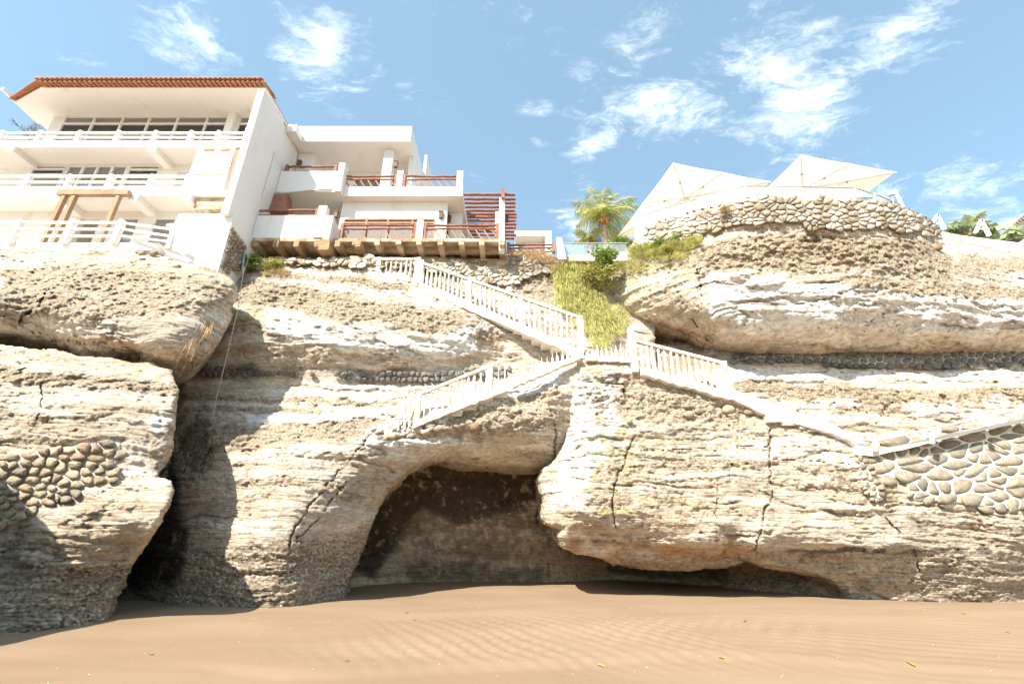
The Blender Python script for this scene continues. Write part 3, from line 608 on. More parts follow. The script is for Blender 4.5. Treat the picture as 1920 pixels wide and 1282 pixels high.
D_LB = sheet('leaning_boulder', None,
  [(-700, 630), (-100, 634), (0, 642), (70, 652), (150, 664), (230, 674), (290, 680), (325, 696), (335, 730), (330, 790), (322, 840), (300, 880), (296, 892), (322, 900), (331, 918), (325, 945), (300, 985), (275, 1020), (252, 1050), (240, 1080), (222, 1110), (210, 1150), (190, 1200), (60, 1220), (-700, 1240)],
  [(-680,640,7.0),(0,650,10.7),(180,676,10.9),(300,688,11.1),(-680,720,6.2),(0,700,9.9),(100,710,9.9),(200,720,10.0),(320,740,10.4),(0,800,9.6),(100,800,9.6),(200,800,9.6),(320,800,10.2),(0,870,9.4),(120,870,9.5),(230,860,9.6),(310,870,10.1),
   (60,930,9.35),(160,930,9.3),(240,900,9.4),(325,910,9.3),(60,1000,9.0),(150,985,8.85),(230,960,8.9),(300,965,9.1),(0,1000,9.2),(0,1060,9.0),(100,1060,9.05),(150,1060,9.2),(240,1060,9.8),(-20,1190,8.5),(40,1184,8.65),(100,1175,8.9),(200,1155,9.7),(225,1105,10.0),(100,1220,8.9),(-680,900,5.6),(-680,1200,5.5),(-300,900,7.4),(-300,1200,7.0),(-300,660,8.9)],
  dict(cong=[L([(0,700),(120,712),(230,722),(330,728)],12,.9), L([(0,775),(90,790)],12,.5), B(40,800,50,30,.4), B(300,850,26,30,.5), L([(170,960),(260,935)],8,.5)], white=[B(300,790,30,28,.8), L([(60,980),(200,955)],7,.5), B(300,830,22,22,.5), B(280,740,26,30,.35)],
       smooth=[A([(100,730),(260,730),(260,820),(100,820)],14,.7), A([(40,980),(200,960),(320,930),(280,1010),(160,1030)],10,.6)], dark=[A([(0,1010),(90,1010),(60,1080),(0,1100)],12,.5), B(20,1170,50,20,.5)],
       barn=[A([(-700,1020),(0,1040),(130,1060),(240,1055),(260,1060),(220,1200),(-700,1240)],14,.95), A([(0,1000),(120,1000),(250,1030),(200,1070),(0,1070)],14,.4)],
       calm=[A(COBBLE_LEFT,5)], rust=[B(165,1040,40,14,.4)],
       cracks=[([(78,715),(80,750),(66,800),(60,820)],3)]),
  back=(-.85, 1), thick=5.0, ew=15, er=.28, rows=30, jag=5)

# headland running on unseen past the left edge, sized to cast the sand shadow
def unseen_headland():
    n, m_ = 90, 60; u, v = np.meshgrid(np.linspace(0, 1, n), np.linspace(0, 1, m_))
    yy = 8.6 - u * 22; xx = -10.3 - 1.1 * np.sin(u * 7) + 1.2 * v**2 - 2.2 * sstep(-u, -.12, 0) + .6 * u
    zz = -.6 + v * 4.9
    V0 = np.stack([xx, yy, zz], -1); px0 = np.full(xx.shape, -900.0); d, c, r = shade_rock(V0, px0, px0, dict(cong=[], barn=[]))
    V = V0.copy(); V[..., 0] += d
    # flat top running back
    top = V[-1].copy(); V = np.concatenate([V, (top - [6, 0, -.3])[None]]); c = np.concatenate([c, c[-1:]]); r = np.concatenate([r, r[-1:]])
    idx = np.arange(V.shape[0] * n).reshape(V.shape[0], n)
    F = np.stack([idx[:-1, :-1], idx[:-1, 1:], idx[1:, 1:], idx[1:, :-1]], -1).reshape(-1, 4)
    me = mesh_np('unseen_headland', V.reshape(-1, 3), F); at = me.attributes.new('albedo', 'FLOAT_COLOR', 'POINT'); cc = np.ones((V.shape[0] * n, 4), np.float32); cc[:, :3] = c.reshape(-1, 3); at.data.foreach_set('color', cc.ravel())
    at = me.attributes.new('rubble', 'FLOAT', 'POINT'); at.data.foreach_set('value', r.reshape(-1).astype(np.float32))
    tag(link('unseen_headland', me, None, M['rock']), kind='structure')
unseen_headland()

# ------------------------------------------------------------------ sand
def sand_height(x, y):
    x = np.asarray(x, float); y = np.asarray(y, float); z = .10 * fbm(x * .22, y * .3, 0 * x, 3) - .05
    edge = 7.0 + .35 * np.sin(x * .7) + .25 * perlin(x * .6, 0 * x, 0 * x + 2)
    return z - .05 * (1 - sstep(y, edge - .25, edge + .12)) * sstep(x, -4.5, -3) * (1 - sstep(x, 6, 9))
def sand():
    def axis(lo, hi, f0, f1, st, gr=1.35):
        a = list(np.arange(f0, f1, st)); s_ = st
        while a[-1] < hi: s_ *= gr; a.append(a[-1] + s_)
        s_ = st; b = [f0]
        while b[-1] > lo: s_ *= gr; b.append(b[-1] - s_)
        return np.array(sorted(b[1:]) + a)
    gx = axis(-400, 400, -12, 15, .045); gy = axis(-600, 60, 4.2, 17.5, .045)
    x, y = np.meshgrid(gx, gy)
    z = .10 * fbm(x * .22, y * .3, 0 * x, 3) - .05 + .0
    near = np.exp(-((x - .5) / 9)**2)
    # wind and water ripples: diamond pattern in the middle, long oblique lines at right
    pw = fbm(x * .7, y * .7, 0 * x + 4, 3)
    mid = sstep(-np.abs(x - 1.2), -5.2, -1.5) * sstep(-np.abs(y - 8.6), -2.4, -.8)
    r1 = np.sin((x * .86 + y * .50) * 24 + 3.5 * pw); r2 = np.sin((x * .86 - y * .50) * 24 + 3.5 * pw + 1)
    z += mid * .016 * (np.maximum(r1, r2) * .7 + .3 * r1) * sstep(pw, -.5, .1)
    rt = sstep(x, 2.5, 6) * sstep(-np.abs(y - 9), -4, -1)
    z += rt * .009 * np.sin((x * .35 + y * .94) * 22 + 4 * pw)
    z += .004 * fbm(x * 3, y * 5, 0 * x, 3)
    # low scour edge running across in front
    edge = 7.0 + .35 * np.sin(x * .7) + .25 * perlin(x * .6, 0 * x, 0 * x + 2)
    z -= .05 * (1 - sstep(y, edge - .25, edge + .12)) * sstep(x, -4.5, -3) * (1 - sstep(x, 6, 9))
    far = sstep(-y, -2, 10); z -= far * .5
    V = np.stack([x, y, z], -1); n = len(gx); idx = np.arange(x.size).reshape(x.shape)
    F = np.stack([idx[:-1, :-1], idx[:-1, 1:], idx[1:, 1:], idx[1:, :-1]], -1).reshape(-1, 4)
    tag(link('sand_beach', mesh_np('sand_beach', V.reshape(-1, 3), F), None, M['sand']), kind='structure')
sand()
# ------------------------------------------------------------------ masonry
def clip_half(poly, m, n):
    out = []; N = len(poly)
    for i in range(N):
        a = poly[i]; b = poly[(i + 1) % N]; da = (a[0] - m[0]) * n[0] + (a[1] - m[1]) * n[1]; db = (b[0] - m[0]) * n[0] + (b[1] - m[1]) * n[1]
        if da <= 0: out.append(a)
        if (da < 0 < db) or (db < 0 < da):
            t = da / (da - db); out.append((a[0] + (b[0] - a[0]) * t, a[1] + (b[1] - a[1]) * t))
    return out
def pip(x, y, poly): return bool(in_poly(np.array([x]), np.array([y]), poly)[0])
def stones(parent, region, Yf, cell, asp, gap, proud, mat, chaikin=1, jitter=.42, angle=0.0, name='stone', flat=.5, sizevar=0.0, keep=1.0, rng=None):
    """irregular stones tiling a region of a wall; cell = stone width in photo pixels, asp = width/height"""
    rng = rng or random.Random(len(name) + int(region[0][0]) + 11)
    xs = [p[0] for p in region]; ys = [p[1] for p in region]
    x0, x1, y0, y1 = min(xs) - cell * 2, max(xs) + cell * 2, min(ys) - cell * 2, max(ys) + cell * 2
    ca, sa = math.cos(angle), math.sin(angle); cx, cy = sum(xs) / len(xs), sum(ys) / len(ys)
    h = cell / asp; pts = []; r = 0; Rr = max(x1 - x0, y1 - y0) * .75
    y = -Rr
    while y < Rr:
        x = -Rr + (r % 2) * cell * .5
        hh = h * (1 + sizevar * rng.uniform(-.5, .5))
        while x < Rr:
            w_ = cell * (1 + sizevar * rng.uniform(-.7, .9))
            ux, uy = x + rng.uniform(-1, 1) * jitter * cell * .6, y + rng.uniform(-1, 1) * jitter * h * .75
            wx, wy = cx + ux * ca - uy * sa, cy + ux * sa + uy * ca
            if x0 < wx < x1 and y0 < wy < y1: pts.append((ux, uy * asp, wx, wy))
            x += w_
        y += hh; r += 1
    arr = np.array(pts); cnt = 0
    for i, (ux, uy, wx, wy) in enumerate(pts):
        if not pip(wx, wy, region) or rng.random() > keep: continue
        poly = [(ux - cell * 1.1, uy - cell * 1.1), (ux + cell * 1.1, uy - cell * 1.1), (ux + cell * 1.1, uy + cell * 1.1), (ux - cell * 1.1, uy + cell * 1.1)]
        d = np.hypot(arr[:, 0] - ux, arr[:, 1] - uy)
        for j in np.argsort(d)[1:16]:
            if d[j] > cell * 2.4: break
            q = arr[j]; poly = clip_half(poly, ((ux + q[0]) / 2, (uy + q[1]) / 2), (q[0] - ux, q[1] - uy))
            if len(poly) < 3: break
        if len(poly) < 3: continue
        gx_, gy_ = sum(p[0] for p in poly) / len(poly), sum(p[1] for p in poly) / len(poly)
        # pull in by the joint, then round the corners
        pp = []
        for (a, b) in poly:
            L_ = math.hypot(a - gx_, b - gy_) + 1e-6; k = max(.35, 1 - gap / L_ * rng.uniform(.6, 1.5)); pp.append((gx_ + (a - gx_) * k, gy_ + (b - gy_) * k))
        for _ in range(chaikin):
            nw = []
            for k in range(len(pp)):
                a, b = pp[k], pp[(k + 1) % len(pp)]; nw += [(a[0] * .75 + b[0] * .25, a[1] * .75 + b[1] * .25), (a[0] * .25 + b[0] * .75, a[1] * .25 + b[1] * .75)]
            pp = nw
        # to photo pixels, then to the place
        def tow(a, b):
            b = b / asp; return cx + a * ca - b * sa, cy + a * sa + b * ca
        g0 = tow(gx_, gy_); Yc = float(Yf(np.array(g0[0]), np.array(g0[1]))); C0 = Vector(P(g0[0], g0[1], Yc))
        n = len(pp); V = []; pr = proud * rng.uniform(.6, 1.3); tx, ty = rng.uniform(-.25, .25), rng.uniform(-.25, .25)
        gxy = [tow(*p) for p in pp]; GX = np.array([p[0] for p in gxy]); GY = np.array([p[1] for p in gxy]); YY = Yf(GX, GY)
        for (k, off) in ((1.0, proud * .9), (1.0, -.15 * pr), (.93, -.62 * pr), (flat, -.98 * pr)):
            for q in range(n):
                X_ = g0[0] + (GX[q] - g0[0]) * k; Yp = g0[1] + (GY[q] - g0[1]) * k
                yy = Yc + (YY[q] - Yc) * k + off * (1 + (tx * (GX[q] - g0[0]) + ty * (GY[q] - g0[1])) / cell) + rng.uniform(-.12, .12) * pr * (off < 0)
                V.append(Vector(P(X_, Yp, yy)) - C0)
        V.append(Vector(P(g0[0], g0[1], Yc - pr * 1.02)) - C0)
        F = []
        for a in range(3):
            for q in range(n): q2 = (q + 1) % n; F.append((a * n + q, (a + 1) * n + q, (a + 1) * n + q2, a * n + q2))
        for q in range(n): F.append((3 * n + q, 4 * n, 3 * n + (q + 1) % n))
        me = bpy.data.meshes.new(name); me.from_pydata([tuple(v) for v in V], [], F); me.polygons.foreach_set('use_smooth', [True] * len(F)); me.materials.append(mat)
        o = bpy.data.objects.new(name, me); col.objects.link(o); o.location = C0
        if parent is not None: o.parent = parent; o.location = C0 - Vector(parent.location)
        cnt += 1
    return cnt
def mortar(parent, region, Yf, off, mat, step=4.0, rough=.02, name='mortar', thick=.25):
    xs = [p[0] for p in region]; ys = [p[1] for p in region]
    px, py = np.meshgrid(np.arange(min(xs), max(xs) + step, step), np.arange(min(ys), max(ys) + step, step))
    ins = in_poly(px, py, region); Y0 = Yf(px, py) - off
    V = unproj(px, py, Y0); nz = fbm(V[..., 0] * 5, V[..., 1] * 5, V[..., 2] * 5, 3); de = d_line(px, py, region, True)
    V = unproj(px, py, Y0 + rough * nz * 2 + thick * (1 - sstep(de, 0, step * 2.2)))
    idx = np.arange(px.size).reshape(px.shape); ok = ins[:-1, :-1] | ins[1:, :-1] | ins[:-1, 1:] | ins[1:, 1:]
    F = np.stack([idx[:-1, :-1], idx[1:, :-1], idx[1:, 1:], idx[:-1, 1:]], -1)[ok]
    used = np.unique(F); rm = np.full(px.size, -1); rm[used] = np.arange(len(used))
    me = mesh_np(name, V.reshape(-1, 3)[used], rm[F]); return link(name, me, parent, mat)
SB = SHEETS['stair_back']
def masonry(label, cat_name, region, Yf, cell, asp, gap, proud, mat, mmat, moff=.06, **k):
    cx = sum(p[0] for p in region) / len(region); cy = max(p[1] for p in region)
    w_ = empty(cat_name, P(cx, cy, float(Yf(np.array(cx), np.array(cy)))), label, 'wall')
    mortar(w_, region, lambda a, b: Yf(a, b), moff, mmat)
    n_ = stones(w_, region, lambda a, b: Yf(a, b) - moff, cell, asp, gap, proud, mat, **k)
    return w_
masonry('dark rounded cobbles set in mortar on the leaning boulder at lower left', 'cobble_wall', COBBLE_LEFT, D_LB, 25, 1.6, 2.0, .13, M['cobble_warm'], M['mortar'], .05, chaikin=2, angle=-.12, sizevar=.45, jitter=.5)
D_W = None
masonry('low course of dark cobbles tucked under the white overhang left of the lower stairs', 'cobble_wall', BAND_MID, D_CW, 11, 1.25, .9, .07, M['cobble'], M['mortar'], .12, chaikin=2, sizevar=.4)
masonry('long course of grey cobbles under the overhang at far right above the sloping parapet', 'cobble_wall', BAND_RIGHT, SB, 15, 1.5, 1.2, .08, M['cobble'], M['mortar'], .10, chaikin=2, sizevar=.4)
masonry('retaining wall of large flat stones in wide white mortar at right edge', 'retaining_wall', WALL_RIGHT, D_RM, 34, 1.95, 2.8, .035, M['flag'], M['mortar_white'], .06, chaikin=1, angle=-.04, sizevar=1.1, jitter=1.0, flat=.92)
masonry('curved rubble stone wall topping the cliff under the canvas umbrellas', 'rubble_wall', WALL_TOP, D_UR, 13, 1.5, .5, .045, M['rubble'], M['mortar_dark'], .10, chaikin=1, sizevar=1.2, jitter=1.0, flat=.88)
masonry('rubble stone foundation wall under the timber deck behind the upper stairs', 'rubble_wall', WALL_MID, D_CW, 12, 1.4, .5, .05, M['rubble'], M['mortar_dark'], .25, chaikin=1, sizevar=1.2, jitter=1.0, flat=.88)
# ------------------------------------------------------------------ left house (three white balconies)
def prism(poly, z0, z1):
    m = MB(); n = len(poly)
    m.add([(x, y, z0) for x, y in poly] + [(x, y, z1) for x, y in poly], [tuple(range(n))[::-1], tuple(range(n, 2 * n))] + [(i, (i + 1) % n, n + (i + 1) % n, n + i) for i in range(n)])
    return m
def window_unit(parent, xs, z0, z1, Yw, bars_z=(), fw=.07, frame='paint', glass='window_glass', depth=.09, skip=()):
    """window with a frame; one pane per opening"""
    fr = MB(); zs = [z0] + list(bars_z) + [z1]
    for z in zs: fr.box(xs[0] - fw / 2, xs[-1] + fw / 2, Yw - depth, Yw + .05, z - fw / 2, z + fw / 2)
    for x in xs: fr.box(x - fw / 2, x + fw / 2, Yw - depth - .004, Yw + .05, z0 + fw / 2, z1 - fw / 2)
    f = fr.build('window', M[frame], parent)
    for i in range(len(xs) - 1):
        for j in range(len(zs) - 1):
            if (i, j) in skip: continue
            g_ = MB().box(xs[i] + fw / 2, xs[i + 1] - fw / 2, Yw - .02, Yw - .008, zs[j] + fw / 2, zs[j + 1] - fw / 2)
            o = g_.build('pane', M[glass], f); o.location = (0, 0, 0)
    return f
def wall_holes(parent, x0, x1, z0, z1, Yw, holes, mat, th=.22, name='wall'):
    """a wall in the plane y=Yw with rectangular openings (hx0,hx1,hz0,hz1)"""
    xs = sorted({x0, x1, *[h[0] for h in holes], *[h[1] for h in holes]}); zs = sorted({z0, z1, *[h[2] for h in holes], *[h[3] for h in holes]})
    nx, nz = len(xs) - 1, len(zs) - 1
    solid = lambda i, j: 0 <= i < nx and 0 <= j < nz and not any(h[0] <= (xs[i] + xs[i + 1]) / 2 <= h[1] and h[2] <= (zs[j] + zs[j + 1]) / 2 <= h[3] for h in holes)
    m = MB(); a, b = Yw, Yw + th
    for i in range(nx):
        for j in range(nz):
            if not solid(i, j): continue
            X0, X1, Z0, Z1 = xs[i], xs[i + 1], zs[j], zs[j + 1]
            m.add([(X0, a, Z0), (X1, a, Z0), (X1, a, Z1), (X0, a, Z1)], [(0, 1, 2, 3)]); m.add([(X0, b, Z0), (X1, b, Z0), (X1, b, Z1), (X0, b, Z1)], [(3, 2, 1, 0)])
            if not solid(i - 1, j): m.add([(X0, a, Z0), (X0, a, Z1), (X0, b, Z1), (X0, b, Z0)], [(0, 1, 2, 3)])
            if not solid(i + 1, j): m.add([(X1, a, Z0), (X1, b, Z0), (X1, b, Z1), (X1, a, Z1)], [(0, 1, 2, 3)])
            if not solid(i, j - 1): m.add([(X0, a, Z0), (X0, b, Z0), (X1, b, Z0), (X1, a, Z0)], [(0, 1, 2, 3)])
            if not solid(i, j + 1): m.add([(X0, a, Z1), (X1, a, Z1), (X1, b, Z1), (X0, b, Z1)], [(0, 1, 2, 3)])
    return m.build(name, mat, parent)
YF, YW = 14.0, 14.95
z3t, z3b = ZZ(267, YF), ZZ(276, YF); z2t, z2b = ZZ(356, YF), ZZ(366, YF); zt1 = ZZ(452, 13.0)
zs3 = ZZ(165, 13.5)
XL, XR = -10.30, -10.30
H1 = empty('beach_house', (-15, 15, zt1), 'white three storey house with clay tile roof and stacked balconies at upper left', 'house')
prism([(-19.8, 13.5), (-10.36, 13.5), (-10.36, 19), (-21.6, 19), (-21.6, 14.2)], zs3, zs3 + .10).build('eave_soffit', M['white_old'], H1)
# walls with openings
wx3 = [XX(p, 220, YW) for p in (123, 179, 232, 282, 335, 390, 434)]; wz3 = (z3t + .05, ZZ(219, YW))
wx3b = [XX(451, 220, YW), XX(486, 220, YW)]
wall_holes(H1, XX(104, 215, YW), -10.36, z3t, zs3 - .003, YW, [(wx3[0], wx3[-1], *wz3), (wx3b[0], wx3b[1], *wz3)], M['white_old'])
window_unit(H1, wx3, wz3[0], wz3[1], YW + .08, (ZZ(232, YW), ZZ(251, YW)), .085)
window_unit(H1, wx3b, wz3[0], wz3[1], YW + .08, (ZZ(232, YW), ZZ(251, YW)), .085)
MB().box(XX(434, 220, YW) + .03, XX(450, 220, YW) - .03, YW - .25, YW - .002, z3t, zs3 - .004).build('pillar', M['white'], H1)
prism([(-26, YF), (-10.34, YF), (-10.34, 19), (-26, 19)], z3b, z3t).build('floor_slab', M['white_old'], H1)
prism([(-26, YF), (-10.34, YF), (-10.34, 19), (-26, 19)], z2b, z2t).build('floor_slab', M['white_old'], H1)
a2 = [XX(p, 315, YW) for p in (62, 124)]; b2 = [XX(p, 315, YW) for p in (127, 156, 183, 211, 239)]; c2 = [XX(p, 315, YW) for p in (243, 300)]
l2 = [XX(331, 330, YW), XX(355, 330, YW)]; w2z = (z2t + .05, ZZ(311, YW)); l2z = (ZZ(356, YW), ZZ(323, YW))
wall_holes(H1, XX(48, 312, YW), -10.36, z2t, z3b, YW, [(a2[0], a2[1], *w2z), (b2[0], b2[-1], *w2z), (c2[0], c2[1], ZZ(350, YW), w2z[1]), (l2[0], l2[1], *l2z)], M['white_old'])
MB().box(-26, XX(48, 312, YW) - .01, 17, 17.2, z2t, z3b).build('wall', M['white_old'], H1)
window_unit(H1, a2, w2z[0], w2z[1], YW + .08, (ZZ(317, YW), ZZ(327, YW)), .085)
window_unit(H1, b2, w2z[0], w2z[1], YW + .08, (ZZ(330, YW),), .10)
window_unit(H1, c2, ZZ(350, YW), w2z[1], YW + .08, (ZZ(318, YW), ZZ(328, YW)), .085)
lw = MB().box(l2[0], l2[1], YW + .02, YW + .1, l2z[0] - .03, l2z[0] + .03).box(l2[0], l2[1], YW + .02, YW + .1, l2z[1] - .03, l2z[1] + .03).build('window', M['paint'], H1)
for k in range(5):
    z = l2z[0] + (k + .5) / 5 * (l2z[1] - l2z[0]); o = MB().beam((l2[0], YW + .06, z), (l2[1], YW + .06, z), .12, .03, (0, .6, 1)).build('louvre_slat', M['paint'], lw); o.location = (0, 0, 0)
# curtains hanging inside the second floor windows
for xa, xb in ((a2[0] + .1, a2[1] - .1), (b2[1] + .05, b2[-1] - .1), (c2[0] + .1, c2[1])):
    m = MB(); n = 40
    for i in range(n):
        x = xa + (xb - xa) * i / n; x2 = xa + (xb - xa) * (i + 1) / n
        m.add([(x, YW + .35 + .05 * math.sin(i * 1.3), w2z[0]), (x2, YW + .35 + .05 * math.sin(i * 1.3 + 1.3), w2z[0]), (x2, YW + .35 + .05 * math.sin(i * 1.3 + 1.3), w2z[1] - .42), (x, YW + .35 + .05 * math.sin(i * 1.3), w2z[1] - .42)], [(0, 1, 2, 3)], True)
    m.build('curtain', M['curtain'], H1)
# closet with two door panels on the second balcony and a leaning plywood sheet
cx0, cx1, cz0, cz1 = XX(368, 290, YF), XX(438, 290, YF), z2t, z3b - .02
cl = MB().box(cx0, cx1, YF - .02, YW - .02, cz0, cz1).build('closet', M['white'], H1)
for k in (0, 1):
    xa = cx0 + .18 + k * (cx1 - cx0 - .2) / 2
    d_ = MB().box(xa, xa + (cx1 - cx0) / 2 - .16, YF - .06, YF - .024, cz0 + .75, cz1 - .28).build('door_panel', M['paint'], cl); d_.location = (0, 0, 0)
    d_ = MB().box(xa + .1, xa + (cx1 - cx0) / 2 - .25, YF - .05, YF - .022, cz1 - .2, cz1 - .08).build('vent', M['board'], cl); d_.location = (0, 0, 0)
MB().hexa([P(424, 371, 13.9), P(430, 372, 13.9), P(430, 372, 14.0), P(424, 371, 14.0), P(440, 283, 13.9), P(459, 279, 13.9), P(459, 279, 14.0), P(440, 283, 14.0)]).build('plywood_sheet', M['board'], H1)
# ground floor
YG = 14.95
d1 = [XX(p, 412, YG) for p in (150, 188)]; d2 = [XX(p, 412, YG) for p in (222, 262)]; d3 = [XX(p, 412, YG) for p in (290, 330)]; gz = ZZ(409, YG)
wall_holes(H1, -26, XX(380, 412, YG), zt1 - 1, z2b, YG, [(d1[0], d1[1], zt1 - .9, gz), (d2[0], d2[1], zt1 + .9, gz), (d3[0], d3[1], zt1 - .9, gz)], M['white_old'])
window_unit(H1, d2, zt1 + .9, gz, YG + .08, (), .08); window_unit(H1, d3, zt1 - .9, gz, YG + .08, (zt1 + .9,), .08)
MB().box(d1[0] - .1, d1[1] + .4, YG + 1.4, YG + 1.5, zt1 - 1, gz).build('inner_wall', M['terracotta'], H1)
MB().box(d1[0] - .4, d1[1] + .2, YG + .9, YG + 1.1, zt1 - .6, zt1 + .5).build('counter', M['board'], H1)
MB().box(-26, XX(312, 450, 13.2), 12.95, YG, zt1 - .4, zt1 - .1).build('terrace_slab', M['white_old'], H1)
# inside of the house
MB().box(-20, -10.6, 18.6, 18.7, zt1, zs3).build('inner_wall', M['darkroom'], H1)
# beams under the slabs
for px_, py_, zb in ((22, 279, z3b), (287, 279, z3b), (108, 369, z2b), (253, 369, z2b), (352, 369, z2b)):
    x = XX(px_, py_, YF); MB().box(x - .17, x + .17, YF - .05, YW, zb - .26, zb - .003).build('beam', M['white_old'], H1)
x = XX(412, 385, YF)
MB().box(XX(358, 384, YF), -10.4, YF + .15, YW - .01, ZZ(384, YF) - .1, z2b - .02).build('damaged_ledge', M['stained'], H1)
# timber header and props
MB().box(XX(112, 366, 13.9), XX(245, 366, 13.9), 13.75, 13.93, z2b - .16, z2b + .06).build('timber_header', M['board'], H1)
for px_ in (120, 139, 222):
    x = XX(px_, 372, 13.85); MB().box(x - .07, x + .07, 13.78, 13.92, zt1 - .6, z2b - .17).build('timber_prop', M['board'], H1)
# lower right white plinth, its right flank faced with cobbles
px0, px1 = XX(330, 415, 13.2), -9.93
zpt = ZZ(400, 13.2) - .03
MB().box(px0, px1, 13.2, 17, zt1 - 2.6, zpt).build('plinth', M['white'], H1)
def Yflank(a, b):
    a = np.asarray(a, float); dx = (a - 960) / FPX; dy = (641 - np.asarray(b, float)) / FPX; return np.clip(px1 * (CP - SP * dy) / dx, 13.2, 18)
FL = [(434, 424), (460, 450), (457, 512), (428, 512), (416, 505)]
stones(H1, FL, lambda a, b: Yflank(a, b) - .05, 9, 1.3, .8, .07, M['cobble_warm'], chaikin=2, name='cobble')
# roof tiles
def tile_mesh():
    m = MB(); n = 7
    for layer, (r, yo) in enumerate(((.088, 0), (.082, .0))):
        vs = []
        for k, y in enumerate((0, .5, 1.0)):
            for q in range(n):
                t = math.pi * q / (n - 1); rr = r * (1 - .1 * k / 2); vs.append((math.cos(t) * rr, y, math.sin(t) * rr + y * .22 - layer * .02))
        fs = []
        for k in range(2):
            for q in range(n - 1): a = k * n + q; f = (a, a + 1, a + n + 1, a + n); fs.append(f if layer == 0 else f[::-1])
        m.add(vs, fs, True)
        if layer == 0: keep = vs[:n]
        else: m.add(keep + vs[:n], [(i, i + 1, n + i + 1, n + i) for i in range(n - 1)])
    return m.mesh('tile')
tm = tile_mesh(); tm.materials.append(M['tile'])
rf = prism([(-19.8, 13.6), (-10.36, 13.6), (-10.36, 19), (-21.6, 19), (-21.6, 14.3)], zs3 + .104, zs3 + .16).build('roof', M['tile'], H1)
zt = zs3 + .07
def add_tile(x, y, rz, z=None, sc=1.0):
    o = bpy.data.objects.new('tile', tm); col.objects.link(o); o.parent = rf; o.location = (x, y, z or zt); o.rotation_euler.z = rz; o.scale = (sc, 1, sc)
nx = 46
for i in range(nx):
    x = -19.75 + (i + .5) / nx * 9.42
    add_tile(x, 13.12, 0, sc=1.15); add_tile(x + .1, 13.2, 0, zt - .10, .9)
for i in range(11):
    t = (i + .5) / 11; add_tile(-19.8 + (-21.75 + 19.8) * t, 13.22 + (14.05 - 13.22) * t, -math.atan2(.83, 1.95))
MB().beam(P(4, 166, 13.75), (-21.75, 15.4, zs3 + .15), .12, .16).build('fascia_board', M['white_old'], H1)

def railing(label, posts, zb, zt_, rails, Y, grp=None, r=.05, pr=.115, extra=None, ends=True):
    x0 = posts[0] if ends else posts[0] - 1
    t = empty('balcony_railing', ((posts[0] + posts[-1]) / 2, Y, zb), label, 'railing', grp)
    for k, x in enumerate(posts):
        h = zt_ + (extra or {}).get(k, 0)
        MB().tube([(x, Y, zb - .02), (x, Y, zb + .3), (x, Y, h - .12), (x, Y, h - .03), (x, Y, h)], [pr * 1.02, pr, pr * 1.02, pr * .9, pr * .4], 10).build('post', M['paint'], t)
    for z in rails:
        MB().tube([(posts[0], Y, z), ((posts[0] + posts[-1]) / 2, Y, z + .01), (posts[-1], Y, z)], r, 8).build('rail', M['paint'], t)
    return t
G_ = 'white tube railings on the left house'
railing('white tube railing along the top balcony below the long window row', [XX(p, 243, YF) for p in (-70, 5, 76, 150, 223, 292, 359, 410, 463)], z3t, ZZ(243, YF), [ZZ(v, YF) for v in (246, 255, 263)], YF + .1, G_, extra={8: .22})
railing('white tube railing along the middle balcony above the timber props', [XX(p, 328, YF) for p in (-30, 52, 130, 208, 284, 352)], z2t, ZZ(325, YF), [ZZ(v, YF) for v in (328, 339, 349)], YF + .1, G_)
p1s = [XX(p, 415, 12.9) for p in (-60, 40, 139, 230)]
rr = railing('white tube railing on the rock edge of the ground terrace, broken down at right', p1s, zt1 - .15, ZZ(413, 12.9), [ZZ(v, 12.9) for v in (418, 430, 443)], 12.9, G_)
pe = P(326, 426, 12.6); pb = P(316, 468, 12.6)
MB().tube([pb, pe, (pe[0] - .1, pe[1], pe[2] + .07), (pe[0] - .25, pe[1], pe[2] + .05)], [.09, .085, .08, .05], 10).build('post', M['paint'], rr)
for a_, b_ in ((418, 430), (430, 443), (443, 454)):
    MB().tube([P(230, a_, 12.9), P(320, b_, 12.62)], .045, 8).build('rail', M['paint'], rr)
for a_ in (438, 452, 464):
    MB().tube([P(320, a_ - 2, 12.6), P(352, a_ + 22, 12.8), P(385, a_ + 42, 13.1)], .02, 6).build('rail', M['paint'], rr)

# ------------------------------------------------------------------ tall white fin wall between the houses
fy0, fy1 = 13.0, 17.6; fx = -10.0
fz1, fz0 = ZZ(168, 13.0), ZZ(400, 13.0)
fin = MB().box(fx - .26, fx, fy0, fy1, fz0, fz1).build('party_wall', M['white'])
tag(fin, 'tall blank white wall standing between the tiled house and the right hand villa', 'wall')

# ------------------------------------------------------------------ right villa
YU, YD = 15.5, 14.8
V_ = empty('villa', (-5, 16, ZZ(447, YD)), 'white two storey flat roofed villa with red log railings over the stairs', 'house')
zr1, zr0 = ZZ(237, YU), ZZ(265, YU); rx1 = XX(771, 250, YU)
MB().box(-9.95, rx1, YU, 20, zr0, zr1).build('roof_slab', M['white'], V_)
zu = ZZ(350, YU); zub = ZZ(367, YU); xur = XX(868, 350, YU)
MB().box(-9.98, xur, YU, 20, zub, zu).build('floor_slab', M['white'], V_)
zd = ZZ(447, YD); xdr = XX(947, 447, YD)
